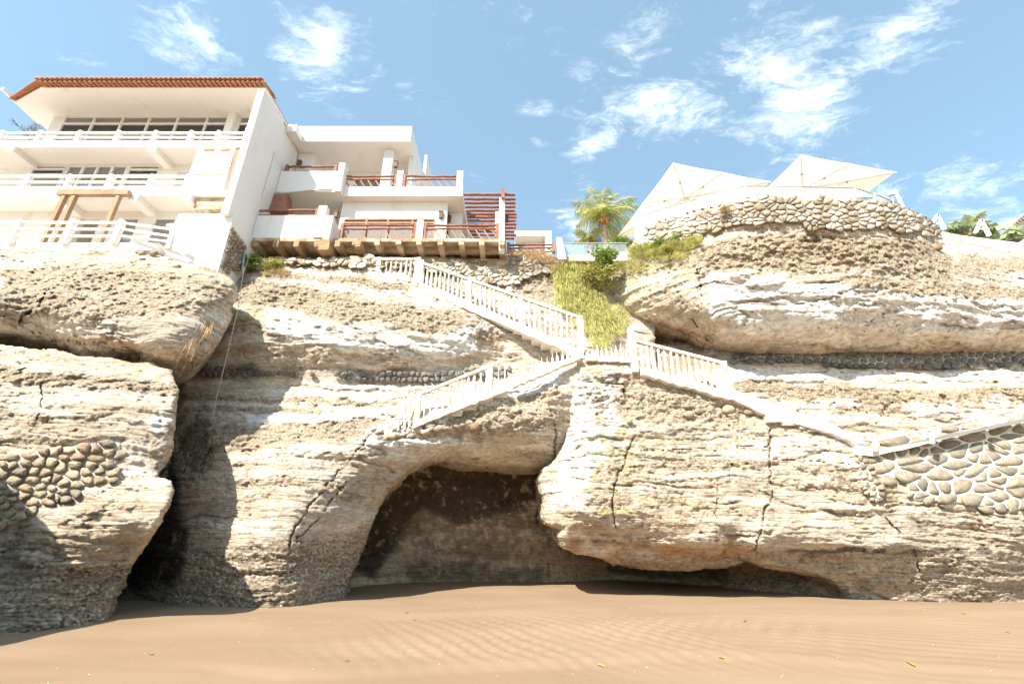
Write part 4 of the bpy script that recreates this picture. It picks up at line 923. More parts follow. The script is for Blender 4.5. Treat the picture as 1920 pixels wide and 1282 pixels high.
# upper storey
wall_holes(V_, -9.95, rx1 - .23, zu, zr0 - .003, 17.4, [(-7.6, -5.6, zu, zu + 2.1)], M['white'])
window_unit(V_, [-7.6, -6.6, -5.6], zu + .03, zu + 2.1, 17.45, (), .08, 'red_wood')
MB().box(rx1 - .22, rx1 - .004, YU + .9, 20, zu, zr0 - .003).build('wall', M['white'], V_)
xc = XX(730, 300, 16.1)
MB().box(xc - .22, xc + .2, 15.95, 16.3, zu, zr0 - .003).build('column', M['white'], V_)
MB().box(-9.96, -9.2, 16.2, 17.4, zu, zr0 - .01).build('wall', M['white'], V_)
MB().box(rx1 + .01, XX(800, 300, 18.3), 18.3, 20, zu, ZZ(291, 18.3)).build('roof_room', M['white'], V_)
# little boxed ledge on the party wall
MB().box(-9.98, -9.55, 14.9, 15.48, zr0 - .05, zr0 + .35).build('gutter_box', M['white'], V_)
# lower storey
xw0, xw1 = XX(641, 390, 15.9), XX(838, 400, 15.9)
wz0, wz1 = zd + .1, ZZ(411, 15.9)
wwx = [XX(p, 430, 15.9) for p in (643, 685, 726, 772, 814)]
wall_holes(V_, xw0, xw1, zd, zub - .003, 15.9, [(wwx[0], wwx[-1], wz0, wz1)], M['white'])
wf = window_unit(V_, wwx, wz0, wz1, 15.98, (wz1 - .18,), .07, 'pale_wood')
for i in range(3):
    m = MB(); n = 26; xa, xb = wwx[i] + .1, wwx[i + 1] + .2
    for q in range(n):
        x, x2 = xa + (xb - xa) * q / n, xa + (xb - xa) * (q + 1) / n; y, y2 = [16.25 + .05 * math.sin(k * 1.4) for k in (q, q + 1)]
        m.add([(x, y, wz0), (x2, y2, wz0), (x2, y2, wz1), (x, y, wz1)], [(0, 1, 2, 3)], True)
    m.build('curtain', M['curtain'], V_)
MB().box(-9.98, xw0 - .003, 17.0, 17.2, zd - .3, zub - .003).build('wall', M['white'], V_)
MB().box(xw0 - .01, xw0 + .22, 16.13, 17.0, zd, zub - .004).build('wall', M['white'], V_)
MB().box(xw1 + .003, xur - .1, 16.6, 16.8, zd, zub - .003).build('wall', M['white'], V_)
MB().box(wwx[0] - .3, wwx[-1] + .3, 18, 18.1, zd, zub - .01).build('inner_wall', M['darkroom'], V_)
# terracotta hood
hx0, hx1 = XX(503, 400, 15.4), XX(545, 400, 15.4); hz0, hz1 = ZZ(404, 15.4), ZZ(369, 15.4)
MB().hexa([(hx0, 15.1, hz0), (hx1, 15.1, hz0), (hx1, 15.7, hz0), (hx0, 15.7, hz0), (hx0 + .12, 15.2, hz1), (hx1 - .22, 15.2, hz1), (hx1 - .22, 15.6, hz1), (hx0 + .12, 15.6, hz1)]).build('terracotta_hood', M['terracotta'], V_)
# balcony floors and parapets
zl0 = ZZ(446, 14.5)
xl1 = XX(622, 420, 14.5)
MB().box(-9.98, xl1, 14.5, 14.72, zl0, ZZ(404, 14.5)).build('parapet', M['white'], V_)
MB().box(xl1 - .22, xl1, 14.723, 15.6, zl0, ZZ(408, 14.5)).build('parapet', M['white'], V_)
MB().box(XX(598, 390, 14.48), XX(613, 390, 14.48), 14.46, 14.74, zl0, ZZ(386, 14.48)).build('parapet_post', M['white'], V_)
MB().box(-9.98, xl1 - .004, 14.51, 17, zl0 - .14, zl0 - .003).build('deck_slab', M['stained'], V_)
xu1 = XX(632, 340, 15.3)
MB().box(-9.98, xu1, 15.25, 15.47, zub - .02, ZZ(321, 15.25)).build('parapet', M['white'], V_)
MB().box(xu1 + .003, XX(645, 330, 15.3), 15.2, 15.6, zub - .01, ZZ(307, 15.25)).build('parapet_post', M['white'], V_)
for px_ in (749, 862):
    x = XX(px_, 335, YU); MB().box(x - .13, x + .13, YU + .004, YU + .28, zu, ZZ(320, YU)).build('parapet_post', M['white'], V_)
MB().box(xl1 + .003, xdr, YD, 17, zd - .15, zd).build('deck_slab', M['stained'], V_)
for px_ in (787,):
    x = XX(px_, 430, YD); MB().box(x - .13, x + .13, YD - .01, YD + .26, zd, ZZ(413, YD)).build('parapet_post', M['white'], V_)
x = XX(941, 430, YD); MB().box(x - .11, x + .11, YD - .01, YD + .26, zd - .55, ZZ(371, YD)).build('parapet_post', M['white'], V_)
x = XX(932, 430, YD); MB().box(x - .09, x + .06, YD + .28, YD + .5, zd, ZZ(388, YD)).build('parapet_post', M['white'], V_)
x = XX(631, 430, YD)
# joists under the decks
for k in range(6):
    x = -9.75 + k * .78; MB().box(x - .10, x + .10, 14.45, 17, zl0 - .42, zl0 - .143).build('joist', M['wood'], V_)
MB().box(-9.9, xl1 + .1, 15.95, 16.2, zl0 - .75, zl0 - .425).build('bearer_beam', M['stained'], V_)
MB().box(xl1 - .3, xl1 + .1, 14.4, 15.94, zl0 - .6, zl0 - .145).build('edge_beam', M['wood'], V_)
for px_ in (665, 707, 747, 785, 825, 865, 903, 941):
    x = XX(px_, 458, YD - .2); MB().box(x - .10, x + .10, YD - .22, 16.8, zd - .44, zd - .153).build('joist', M['stained'], V_)
MB().box(xl1 + .12, xdr, YD + .75, YD + 1.0, zd - .75, zd - .445).build('bearer_beam', M['stained'], V_)
MB().box(xl1 + .12, xdr, YD + .35, YD + .5, zd - .42, zd - .154).build('edge_board', M['wood'], V_)
# log railings
def log_rail(label, xa, xb, Y, zb, zt_, pickets=True, mat='red_wood'):
    t = empty('log_railing', ((xa + xb) / 2, Y, zb), label, 'railing', 'red log railings on the villa balconies')
    rr_ = random.Random(int(xa * 100)); 
    def log(a, b, r, name, m_):
        a, b = Vector(a), Vector(b); n = 7; pts = [a.lerp(b, i / n) + Vector((0, rr_.uniform(-1, 1), rr_.uniform(-1, 1))) * r * .35 for i in range(n + 1)]
        MB().tube(pts, [r * rr_.uniform(.85, 1.1) for _ in pts], 8).build(name, M[m_], t)
    log((xa, Y, zt_), (xb, Y, zt_ + .01), .05, 'log_rail', mat)
    if pickets:
        log((xa, Y, zt_ - .17), (xb, Y, zt_ - .15), .045, 'log_rail', mat); log((xa, Y, zb + .04), (xb, Y, zb + .03), .03, 'log_rail', mat)
        n = max(3, int((xb - xa) / .30))
        for i in range(n):
            x = xa + (i + .25) / n * (xb - xa); log((x, Y + .02, zt_ - .19), (x + .30 * .85, Y + .02, zb + .05), .034, 'picket', 'pale_wood')
    else: log((xa, Y, zb + .07), (xb, Y, zb + .05), .045, 'log_rail', mat)
    for x in (xa, xb): MB().box(x - .06, x + .06, Y - .07, Y + .07, zb - .02, zt_ + .07).build('end_post', M[mat], t)
    return t
log_rail('short red log railing on the upper white parapet beside the party wall', XX(537, 315, 15.3), XX(629, 315, 15.3), 15.36, ZZ(321, 15.25), ZZ(311, 15.3), False)
log_rail('red log railing with slanted pickets on the upper balcony, left panel', XX(641, 340, YU), XX(741, 340, YU), YU + .1, zu, ZZ(328, YU))
log_rail('red log railing with slanted pickets on the upper balcony, right panel', XX(757, 340, YU), XX(857, 340, YU), YU + .1, zu, ZZ(328, YU))
log_rail('short red log railing on the lower white parapet below the terracotta hood', XX(481, 396, 14.6), XX(596, 396, 14.6), 14.6, ZZ(404, 14.5), ZZ(392, 14.5), False)
log_rail('red log railing with slanted pickets on the lower deck, left panel', XX(640, 430, YD), XX(778, 430, YD), YD + .1, zd, ZZ(420, YD))
log_rail('red log railing with slanted pickets on the lower deck, right panel', XX(796, 430, YD), XX(933, 430, YD), YD + .1, zd, ZZ(420, YD))
log_rail('low red log railing on the rubble wall beside the glass balustrade', XX(953, 465, 15.8), XX(1038, 465, 15.8), 15.8, ZZ(473, 15.8), ZZ(459, 15.8), True)
for pts in (((-9.95, 14.55, ZZ(303, 15.1)), (-9.95, 14.5, ZZ(372, 14.5))),):
    MB().tube(pts, .025, 6).build('conduit', M['paint'], V_)
MB().tube([P(512, 364, 15.2), P(622, 354, 15.2)], .035, 6).build('conduit', M['mortar'], V_)
# wall lamps
for (px_, py_, Y, s_) in ((561, 308, 15.9, 1.), (742, 309, 15.9, 1.), (630, 403, 15.5, .9), (827, 404, 15.85, 1.), (842, 411, 16.5, .9), (950, 411, 15.1, .9)):
    c = P(px_, py_, Y); o = MB().box(-.08, .08, -.07, .07, -.15, .15).box(-.10, .10, -.09, .09, .15, .18).build('wall_lamp', M['lampbox'])
    o.location = c; o.scale = (s_, s_, s_)
    o.parent = V_; o.location = Vector(c) - Vector(V_.location)
# pergola
PG = empty('pergola', (-1, 16.5, zd), 'red log pergola with round poles beyond the right end of the deck', 'pergola')
zp = ZZ(365, 14.8); rr_ = random.Random(4)
for py_ in (365, 373.5, 380.5, 388, 395, 401.5, 407.5, 414, 420.5, 427, 434, 440.5, 447):
    r_ = ray(960, py_); Yp = (zp - EYE) / (r_[2] / r_[1]); x0, x1 = -1.98, .16 + rr_.uniform(-.06, .05)
    pts = [(x0 + (x1 - x0) * i / 8, Yp + rr_.uniform(-.01, .01), zp + rr_.uniform(-.008, .008)) for i in range(9)]
    MB().tube(pts, [.066 * rr_.uniform(.93, 1.05) for _ in pts], 9).build('pole', M['red_wood'], PG)
MB().box(-.44, -.30, 14.7, 18.3, zp - .22, zp - .065).build('beam', M['red_wood'], PG)
MB().box(-.42, -.30, 14.62, 14.74, zp - .3, zp + .22).build('post_cap', M['red_wood'], PG)
for Yp in (18.2,): MB().box(-.45, -.29, Yp - .08, Yp + .08, zd, zp - .222).build('post', M['red_wood'], PG)
# far outbuilding, end post and glass balustrade
ob = empty('outbuilding', P(1000, 457, 20), 'small white flat roofed outbuilding behind the red log railing', 'building')
MB().box(XX(965, 440, 20), XX(1034, 440, 20), 20, 23, ZZ(442, 20), ZZ(433, 20)).build('roof', M['white'], ob)
MB().box(XX(965, 440, 20), XX(1018, 440, 20), 20.6, 20.8, ZZ(475, 20), ZZ(442, 20) - .01).build('wall', M['white'], ob)
MB().box(XX(1022, 440, 20), XX(1034, 440, 20), 20, 22.9, ZZ(475, 20), ZZ(442, 20) - .01).build('wall', M['white'], ob)
gb = empty('glass_balustrade', P(1110, 486, 15.9), 'glass balustrade with white kerb between the log railing and the palm', 'balustrade')
MB().hexa([P(1046, 486, 15.5), P(1062, 486, 15.5), P(1062, 486, 15.7), P(1046, 486, 15.7), P(1043, 445, 15.5), P(1053, 445, 15.5), P(1053, 445, 15.7), P(1043, 445, 15.7)]).build('end_post', M['white'], gb)
MB().box(XX(1058, 480, 15.9), XX(1176, 480, 15.9), 15.85, 16.1, ZZ(490, 15.9), ZZ(480, 15.9)).build('kerb', M['white'], gb)
for a_, b_ in ((1058, 1097), (1098, 1137), (1138, 1176)):
    MB().box(XX(a_, 470, 15.9), XX(b_, 470, 15.9), 15.93, 15.945, ZZ(480, 15.9) + .005, ZZ(457, 15.9)).build('glass_panel', M['clear_glass'], gb)
MB().tube([P(1056, 456, 15.94), P(1178, 456, 15.94)], .022, 6).build('top_rail', M['metal'], gb)
# party-wall foot: drain pipe and stick
tag(MB().tube([P(459, 452, 14.2), P(457, 485, 14.2), P(455, 512, 14.1)], .045, 8).build('drain_pipe', M['metal']), 'grey drain pipe running down beside the cobbled plinth', 'pipe')
tag(MB().tube([P(469, 475, 14.2), P(457, 512, 14.0)], .022, 6).build('wooden_stick', M['board']), 'pale stick leaning beside the drain pipe', 'stick')
# ------------------------------------------------------------------ stairs and balustrades
def baluster_mesh(kind=0):
    m = MB(); h = 1.0
    if kind == 0: prof = [(0, .050), (.06, .052), (.10, .040), (.22, .052), (.34, .060), (.50, .046), (.66, .036), (.80, .033), (.88, .044), (.93, .036), (1.0, .045)]
    else: prof = [(0, .05), (.3, .058), (.5, .046), (1.0, .036)]
    n = 7
    vs = []; fs = []
    for z, r in prof:
        for q in range(n): t = 2 * math.pi * q / n; vs.append((r * math.cos(t), r * math.sin(t), z))
    for k in range(len(prof) - 1):
        for q in range(n): q2 = (q + 1) % n; fs.append((k * n + q, k * n + q2, (k + 1) * n + q2, (k + 1) * n + q))
    m.add(vs, fs, True); m.add(vs[-n:], [tuple(range(n))]); me = m.mesh('baluster'); me.materials.append(M['baluster']); return me
BAL = [baluster_mesh(0) for _ in range(1)]
# broken stub: tapers to a bare rod
def stub_mesh():
    m = MB(); m.tube([(0, 0, 0), (0, 0, .35), (.004, 0, .6), (0, .006, .62), (.01, 0, 1.0)], [.052, .056, .04, .012, .010], 7); me = m.mesh('broken_baluster'); me.materials.append(M['baluster']); return me
STUB = stub_mesh()
def add_bal(t, c, h, me, rr, name='baluster', lean=.0, w=1.0):
    o = bpy.data.objects.new(name, me); col.objects.link(o); o.parent = t; o.location = Vector(c) - Vector(t.location)
    o.scale = (w * rr.uniform(.9, 1.1), w * rr.uniform(.9, 1.1), h); o.rotation_euler = (rr.uniform(-.02, .02), lean + rr.uniform(-.02, .02), rr.uniform(0, 3)); return o
SL = iter(['concrete landing behind the level top balustrade', 'concrete steps behind the long upper balustrade', 'concrete steps behind the lower left balustrade', 'concrete landing behind the broken pointed stubs', 'concrete steps behind the right hand balustrade'])
def flight(label, a_bot, b_bot, a_top, b_top, n, posts, slab=.26, grp='white stair balustrades', stairs=True, rail=(0, 1), ph=None, broken=(), thin=(), w=1.0, railr=.065):
    """balustrade between two feet points; posts = fractions along with full posts"""
    a, b, A_, B_ = map(Vector, (a_bot, b_bot, a_top, b_top)); rr = random.Random(int(a.x * 50) + 3)
    t = empty('balustrade', a, label, 'balustrade', grp)
    d = (b - a)
    # base kerb with uneven underside
    m = MB(); K = 26; vs = []
    back = Vector((0, .24, 0))
    for i in range(K + 1):
        s = i / K; p = a.lerp(b, s); dr = slab * (1 + .10 * math.sin(i * 1.9) * rr.random())
        o = Vector((rr.uniform(-.02, .02), rr.uniform(-.045, .03) - .12, rr.uniform(-.02, .02))); vs += [p + o, p + o + back, p + o + back - Vector((0, 0, dr)), p + o - Vector((0, 0, dr))]
    fs = []
    for i in range(K):
        for q in range(4): q2 = (q + 1) % 4; fs.append((i * 4 + q, i * 4 + q2, (i + 1) * 4 + q2, (i + 1) * 4 + q))
    fs += [(3, 2, 1, 0), (K * 4, K * 4 + 1, K * 4 + 2, K * 4 + 3)]
    m.add(vs, fs); m.build('kerb', M['mortar_white'], t)
    # handrail
    s0, s1 = rail
    p0, p1 = A_.lerp(B_, s0), A_.lerp(B_, s1)
    MB().beam(p0, p1, railr * 2.1, railr * 1.35).build('handrail', M['baluster'], t)
    for s in posts:
        p = a.lerp(b, s); q = A_.lerp(B_, s); MB().box(-.075, .075, -.075, .075, -.05, (q - p).z + .07).build('post', M['baluster'], t).location = p - a
    for i in range(n):
        s = (i + .5) / n
        if any(abs(s - q) < .35 / n for q in posts): continue
        p = a.lerp(b, s); q = A_.lerp(B_, s); H = (q - p).z
        if i in broken: add_bal(t, p, H * rr.uniform(.55, .9), STUB, rr, 'broken_baluster', rr.uniform(-.08, .08), w)
        else: add_bal(t, p, H - .03, BAL[0], rr, w=(.55 if i in thin else 1.0) * w)
    if stairs:
        sl = next(SL)
        st = empty('stair_flight', a + Vector((0, .2, 0)), sl, 'stairs')
        run = abs(d.x); k = max(1, int(abs(d.z) / .17)); sgn = 1 if d.x > 0 else -1
        if abs(d.z) > .3:
            for i in range(k):
                x0 = a.x + sgn * run * i / k; x1 = a.x + sgn * run * (i + 1) / k; y = a.y + d.y * (i + .5) / k; z = a.z + d.z * (i + (1 if d.z < 0 else 0)) / k + .0
                MB().box(min(x0, x1), max(x0, x1) + .0, y + .16, y + 1.0, z - .14, z).build('step', M['white_old'], st)
        else: MB().box(min(a.x, b.x), max(a.x, b.x), a.y + .13, a.y + 1.1, a.z - .12, a.z).build('landing', M['white_old'], st)
    return t
flight('level top section of white stair balustrade under the villa deck', P(707, 523, 14.5), P(782, 529, 14.5), P(709, 487, 14.5), P(783, 487, 14.5), 8, (0.0, 1.0), .2)
flight('long upper stair balustrade descending right from the deck to the landing', P(788, 531, 14.45), P(1092, 658, 13.0), P(787, 492, 14.45), P(1090, 597, 13.0), 33, (0.0, .335, .66, 1.0), .30)
# post at the landing end is full height
cf = flight('lower left stair balustrade, weathered, its rail broken off at the upper end', P(776, 792, 12.35), P(952, 722, 12.35), P(774, 744, 12.35), P(944, 676, 12.35), 15, (0.03, .80), .18, stairs=True, thin=(0, 1, 2, 12, 13, 14), w=.85, railr=.055)
flight('row of broken baluster stubs climbing from the lower rail to the landing', P(962, 718, 12.4), P(1088, 664, 12.75), P(960, 690, 12.4), P(1090, 630, 12.75), 13, (), .16, rail=(0, .28), broken=tuple(range(13)), stairs=False, w=.75, railr=.03)
flight('broken pointed baluster stubs along the edge of the middle landing', P(1098, 668, 12.8), P(1180, 672, 12.65), P(1098, 642, 12.8), P(1180, 640, 12.65), 9, (), .16, rail=(0, .001), broken=tuple(range(9)), stairs=True, w=1.0, railr=.01)
f4 = flight('right hand stair balustrade with turned balusters over the cracked buttress', P(1200, 690, 12.45), P(1366, 736, 12.2), P(1194, 640, 12.45), P(1358, 682, 12.2), 14, (1.0,), .24, w=1.15)
pa, pb_ = Vector(P(1190, 692, 12.5)), Vector(P(1184, 615, 12.5))
MB().box(pa.x - .085, pa.x + .085, 12.42, 12.58, pa.z - .1, pb_.z).build('post', M['baluster'], f4)
# lone leaning posts left of the lower balustrade
lp = empty('broken_railing', P(750, 800, 12.35), 'three thin weathered posts left standing at the foot of the lower stairs', 'railing')
for px_, a_, b_ in ((745, 806, 726), (757, 806, 728), (766, 800, 742)):
    p, q = Vector(P(px_ + 2, a_, 12.35)), Vector(P(px_, b_, 12.35)); MB().tube([p, p.lerp(q, .5) + Vector((.01, 0, 0)), q], [.04, .032, .022], 7).build('post', M['baluster'], lp)

# whitewashed solid parapet running down to the right, then the thin pipe rail
par = empty('stair_parapet', P(1480, 790, 12.1), 'thick whitewashed sloping parapet running down right from the last balustrade', 'parapet')
def ribbon(pts, th, mat, name, parent, drop):
    """pts: (px,py_top,py_bottom,Y)"""
    m = MB(); vs = []
    rr = random.Random(3)
    for (px_, a_, b_, Y) in pts:
        t_, u_ = Vector(P(px_, a_, Y)), Vector(P(px_, b_, Y)); vs += [t_, t_ + Vector((0, th, .0)), u_ + Vector((0, th, 0)), u_]
    fs = []; n = len(pts)
    for i in range(n - 1):
        for q in range(4): q2 = (q + 1) % 4; fs.append((i * 4 + q, i * 4 + q2, (i + 1) * 4 + q2, (i + 1) * 4 + q))
    fs += [(3, 2, 1, 0), tuple((n - 1) * 4 + q for q in range(4))]
    m.add(vs, fs, False); return m.build(name, mat, parent)
def dens(pts, k=6):
    out = []
    rr = random.Random(9)
    for i in range(len(pts) - 1):
        for q in range(k):
            t = q / k; out.append(tuple(pts[i][c] * (1 - t) + pts[i + 1][c] * t + (rr.uniform(-1.0, 1.0) if c in (1, 2) else 0) for c in range(4)))
    return out + [pts[-1]]
ribbon(dens([(1366, 726, 744, 12.15), (1390, 736, 756, 12.1), (1440, 752, 778, 12.0), (1500, 776, 796, 11.9), (1560, 798, 812, 11.8), (1596, 812, 826, 11.7), (1612, 822, 842, 11.7), (1626, 832, 850, 11.7)]), .35, M['white'], 'coping', par, 0)
for (px_, py_) in ((1452, 784), (1480, 790), (1512, 797), (1526, 802)):
    c = P(px_, py_, 11.98); MB().box(c[0] - .2, c[0] + .18, 11.95, 12.2, c[2] - .1, c[2] + .1).build('block', M['mortar'], par)
rail2 = empty('pipe_rail', P(1780, 810, 11.6), 'thin white pipe rail on a low kerb above the stone retaining wall', 'railing')
MB().tube([P(1604, 822, 11.6), P(1640, 826, 11.6), P(1740, 806, 11.6), P(1820, 787, 11.65), P(1925, 764, 11.8), P(2000, 748, 11.9)], .03, 8).build('rail', M['paint'], rail2)
for px_, a_, b_ in ((1748, 806, 832), (1640, 826, 846), (1850, 781, 800)):
    MB().tube([P(px_, b_, 11.62), P(px_ - 1, a_, 11.62)], [.06, .05], 8).build('post', M['paint'], rail2)
ribbon(dens([(1606, 834, 852, 11.72), (1640, 843, 855, 11.72), (1740, 822, 831, 11.75), (1820, 804, 812, 11.85), (1925, 783, 790, 12.0), (2000, 767, 774, 12.1)]), .3, M['mortar_white'], 'kerb', rail2, 0)
# whitewash run at the corner
# mossy small stones pilaster
masonry('narrow mossy column of small stones below the corner of the pipe rail', 'stone_pier', [(1590, 845), (1622, 842), (1650, 900), (1664, 940), (1640, 950), (1610, 905)], D_RM, 14, 1.3, 1.8, .08, M['cobble_warm'], M['mortar_white'], .07, sizevar=.4)

# stones weathering out of the conglomerate
def ellipsoid(name, c, r, mat, parent, seed, rz=0.0):
    rr = random.Random(seed); m = MB(); n, k = 12, 8; vs = []; ph = [rr.uniform(0, 6) for _ in range(3)]
    for i in range(k + 1):
        t = math.pi * i / k
        for q in range(n):
            u = 2 * math.pi * q / n; w = 1 + .07 * math.sin(2 * u + ph[0]) + .05 * math.sin(3 * t + ph[1]) + .04 * math.sin(5 * u + ph[2])
            x, y, z = r[0] * w * math.sin(t) * math.cos(u), r[1] * w * math.sin(t) * math.sin(u), r[2] * w * math.cos(t)
            vs.append((x * math.cos(rz) - z * math.sin(rz), y, x * math.sin(rz) + z * math.cos(rz)))
    fs = [(i * n + q, (i + 1) * n + q, (i + 1) * n + (q + 1) % n, i * n + (q + 1) % n) for i in range(k) for q in range(n)]
    m.add(vs, fs, True); o = m.build(name, mat, parent); o.location = c; return o
parents = {o.name: o for o in col.objects}
for i, (px_, py_, w_, h_, D_, own) in enumerate(((1292, 777, 9, 6, D_RM, 'rock_buttress'), (1312, 771, 9, 4, D_RM, 'rock_buttress'), (1333, 766, 7, 5, D_RM, 'rock_buttress'), (1366, 768, 10, 8, D_RM, 'rock_buttress'), (1405, 772, 9, 5, D_RM, 'rock_buttress'), (1180, 790, 5, 4, D_RM, 'rock_buttress'), (1392, 762, 5, 4, D_RM, 'rock_buttress'),
        (1755, 464, 10, 8, D_UR, 'cliff_top'), (1612, 424, 9, 4, D_UR, 'cliff_top'), (1752, 486, 5, 4, D_UR, 'cliff_top'), (266, 476, 6, 6, D_UB, 'overhanging_rock'), (288, 475, 8, 6, D_UB, 'overhanging_rock'), (385, 568, 13, 9, D_UB, 'overhanging_rock'), (330, 500, 8, 5, D_UB, 'overhanging_rock'), (455, 822, 11, 6, D_CW, 'rock_wall'), (440, 830, 7, 5, D_CW, 'rock_wall'), (735, 818, 8, 6, D_CW, 'rock_wall'), (890, 800, 9, 7, D_CW, 'rock_wall'), (893, 808, 6, 4, D_CW, 'rock_wall'))):
    Y = float(D_(np.array(float(px_)), np.array(float(py_)))); s = Y / FPX / .85
    ellipsoid('stone', P(px_, py_, Y - .08), (w_ * s, h_ * s * .8, h_ * s), M['cobble_warm'] if own != 'cliff_top' else M['cobble_warm'], parents[own], i, .15)
for i in range(34):
    rr = random.Random(i); px_ = rr.uniform(690, 900); py_ = 826 - (px_ - 690) * .17 + rr.uniform(-16, 6); Y = float(D_CW(np.array(px_), np.array(py_))); s = Y / FPX / .85; w_ = rr.uniform(3, 8)
    ellipsoid('stone', P(px_, py_, Y - .06), (w_ * s, w_ * s * .6, w_ * s * rr.uniform(.45, .8)), M['rubble'], parents['rock_wall'], i + 90, rr.uniform(-.3, .5))

# ------------------------------------------------------------------ umbrellas
def umbrella(label, N, e1, e2, rise, zbase):
    N = Vector(N); e1 = Vector((*e1, 0)); e2 = Vector((*e2, 0)); c = N + (e1 + e2) / 2; ap = c + Vector((0, 0, rise))
    t = empty('patio_umbrella', (c.x, c.y, zbase), label, 'umbrella', 'large canvas umbrellas on the bastion terrace')
    ring = [N, N + e1 / 2, N + e1, N + e1 + e2 / 2, N + e1 + e2, N + e2 + e1 / 2, N + e2, N + e2 / 2]
    for i in range(8):
        a, b = ring[i], ring[(i + 1) % 8]; m = MB(); K = 8; vs = []
        for s in range(K + 1):
            for q in range(K + 1):
                u = s / K; e = a.lerp(b, q / K); p = ap.lerp(e, u); sag = .035 * math.sin(math.pi * q / K) * u * (1.3 - u) * 1.2 ; rz_ = .0
                pull = (c - e).normalized() * .02 * math.sin(math.pi * q / K) * u if u > .9 else Vector((0, 0, 0))
                vs.append(p - Vector((0, 0, sag)) + pull)
        m.add(vs, [(s * (K + 1) + q, s * (K + 1) + q + 1, (s + 1) * (K + 1) + q + 1, (s + 1) * (K + 1) + q) for s in range(K) for q in range(K)], True)
        m.build('canopy_panel', M['canvas'], t)
        MB().beam(ap - Vector((0, 0, .08)), a - Vector((0, 0, .035)), .035, .045).build('rib', M['paint'], t)
        mid = ap.lerp(a, .48) - Vector((0, 0, .06)); MB().beam(c - Vector((0, 0, .25)), mid, .03, .035).build('strut', M['paint'], t)
        f = ap.lerp(a, .5); MB().box(f.x - .04, f.x + .04, f.y - .04, f.y + .04, f.z - .12, f.z - .05).build('rib_joint', M['metal'], t)
    MB().tube([(c.x, c.y, zbase), (c.x, c.y, ap.z)], .05, 10).build('mast', M['paint'], t)
    MB().tube([(c.x, c.y, c.z - .33), (c.x, c.y, c.z - .18)], .12, 10).build('hub', M['metal'], t)
    return t
zter = ZZ(372, 12.85)
umbrella('square cream canvas umbrella nearer the coconut palm', P(1262, 305, 14.0), (-1.17, 4.87), (4.46, 1.05), .8, zter)
umbrella('square cream canvas umbrella beside the lamp post', P(1502, 290, 14.0), (-.94, 4.57), (4.57, .94), .7, zter)
# terrace floor behind the rubble wall
tag(prism([(XX(1190, 470, 16.2), 16.2), (XX(1300, 400, 14.3), 14.35), (XX(1400, 380, 13.4), 13.5), (XX(1520, 372, 13.1), 13.2), (XX(1650, 378, 13.3), 13.4), (XX(1760, 436, 14.8), 14.9), (26, 30), (4, 30)], zter - 1.6, zter - .35).build('terrace', M['mortar']), kind='structure')
# glass guard on the bastion
gg = empty('glass_guard', P(1450, 372, 12.9), 'frameless glass guard along the top of the curved rubble wall', 'balustrade')
gp = [(1190, 462, 410, 15.7), (1245, 428, 391, 14.9), (1318, 400, 370, 14.0), (1397, 377, 349, 13.2), (1500, 373, 350, 12.85), (1604, 375, 353, 12.95), (1650, 381, 368, 13.1), (1688, 392, 384, 13.4)]
for i in range(len(gp) - 1):
    (x0, b0, t0, Y0), (x1, b1, t1, Y1) = gp[i], gp[i + 1]
    q = [Vector(P(x0, b0 + 3, Y0)), Vector(P(x1, b1 + 3, Y1)), Vector(P(x1, t1, Y1)), Vector(P(x0, t0, Y0))]; dq = Vector((0, .015, 0))
    MB().add(q + [v + dq for v in q], [(0, 1, 2, 3), (7, 6, 5, 4), (0, 4, 5, 1), (1, 5, 6, 2), (2, 6, 7, 3), (3, 7, 4, 0)]).build('glass_panel', M['clear_glass'], gg)
    MB().tube([q[3] + Vector((0, 0, .01)), q[2] + Vector((0, 0, .01))], .022, 6).build('top_rail', M['metal'], gg)
for x0, b0, t0, Y0 in gp[1:-2] + [(1640, 380, 363, 13.05), (1674, 388, 374, 13.3)]:
    MB().tube([P(x0, b0 + 5, Y0), P(x0, t0, Y0)], .028, 6).build('post', M['paint'], gg)
lamp = empty('lamp_post', P(1694, 388, 13.4), 'short white lamp post with flat grey head at the right end of the glass guard', 'lamp')
MB().tube([P(1694, 390, 13.4), P(1677, 356, 13.4)], [.055, .05], 10).build('pole', M['paint'], lamp)
hc = Vector(P(1671, 366, 13.3)); MB().tube([hc + Vector((-.14, 0, -.03)), hc + Vector((-.05, 0, 0)), hc + Vector((.16, .02, .05))], [.05, .075, .04], 10).build('lamp_head', M['metal'], lamp)
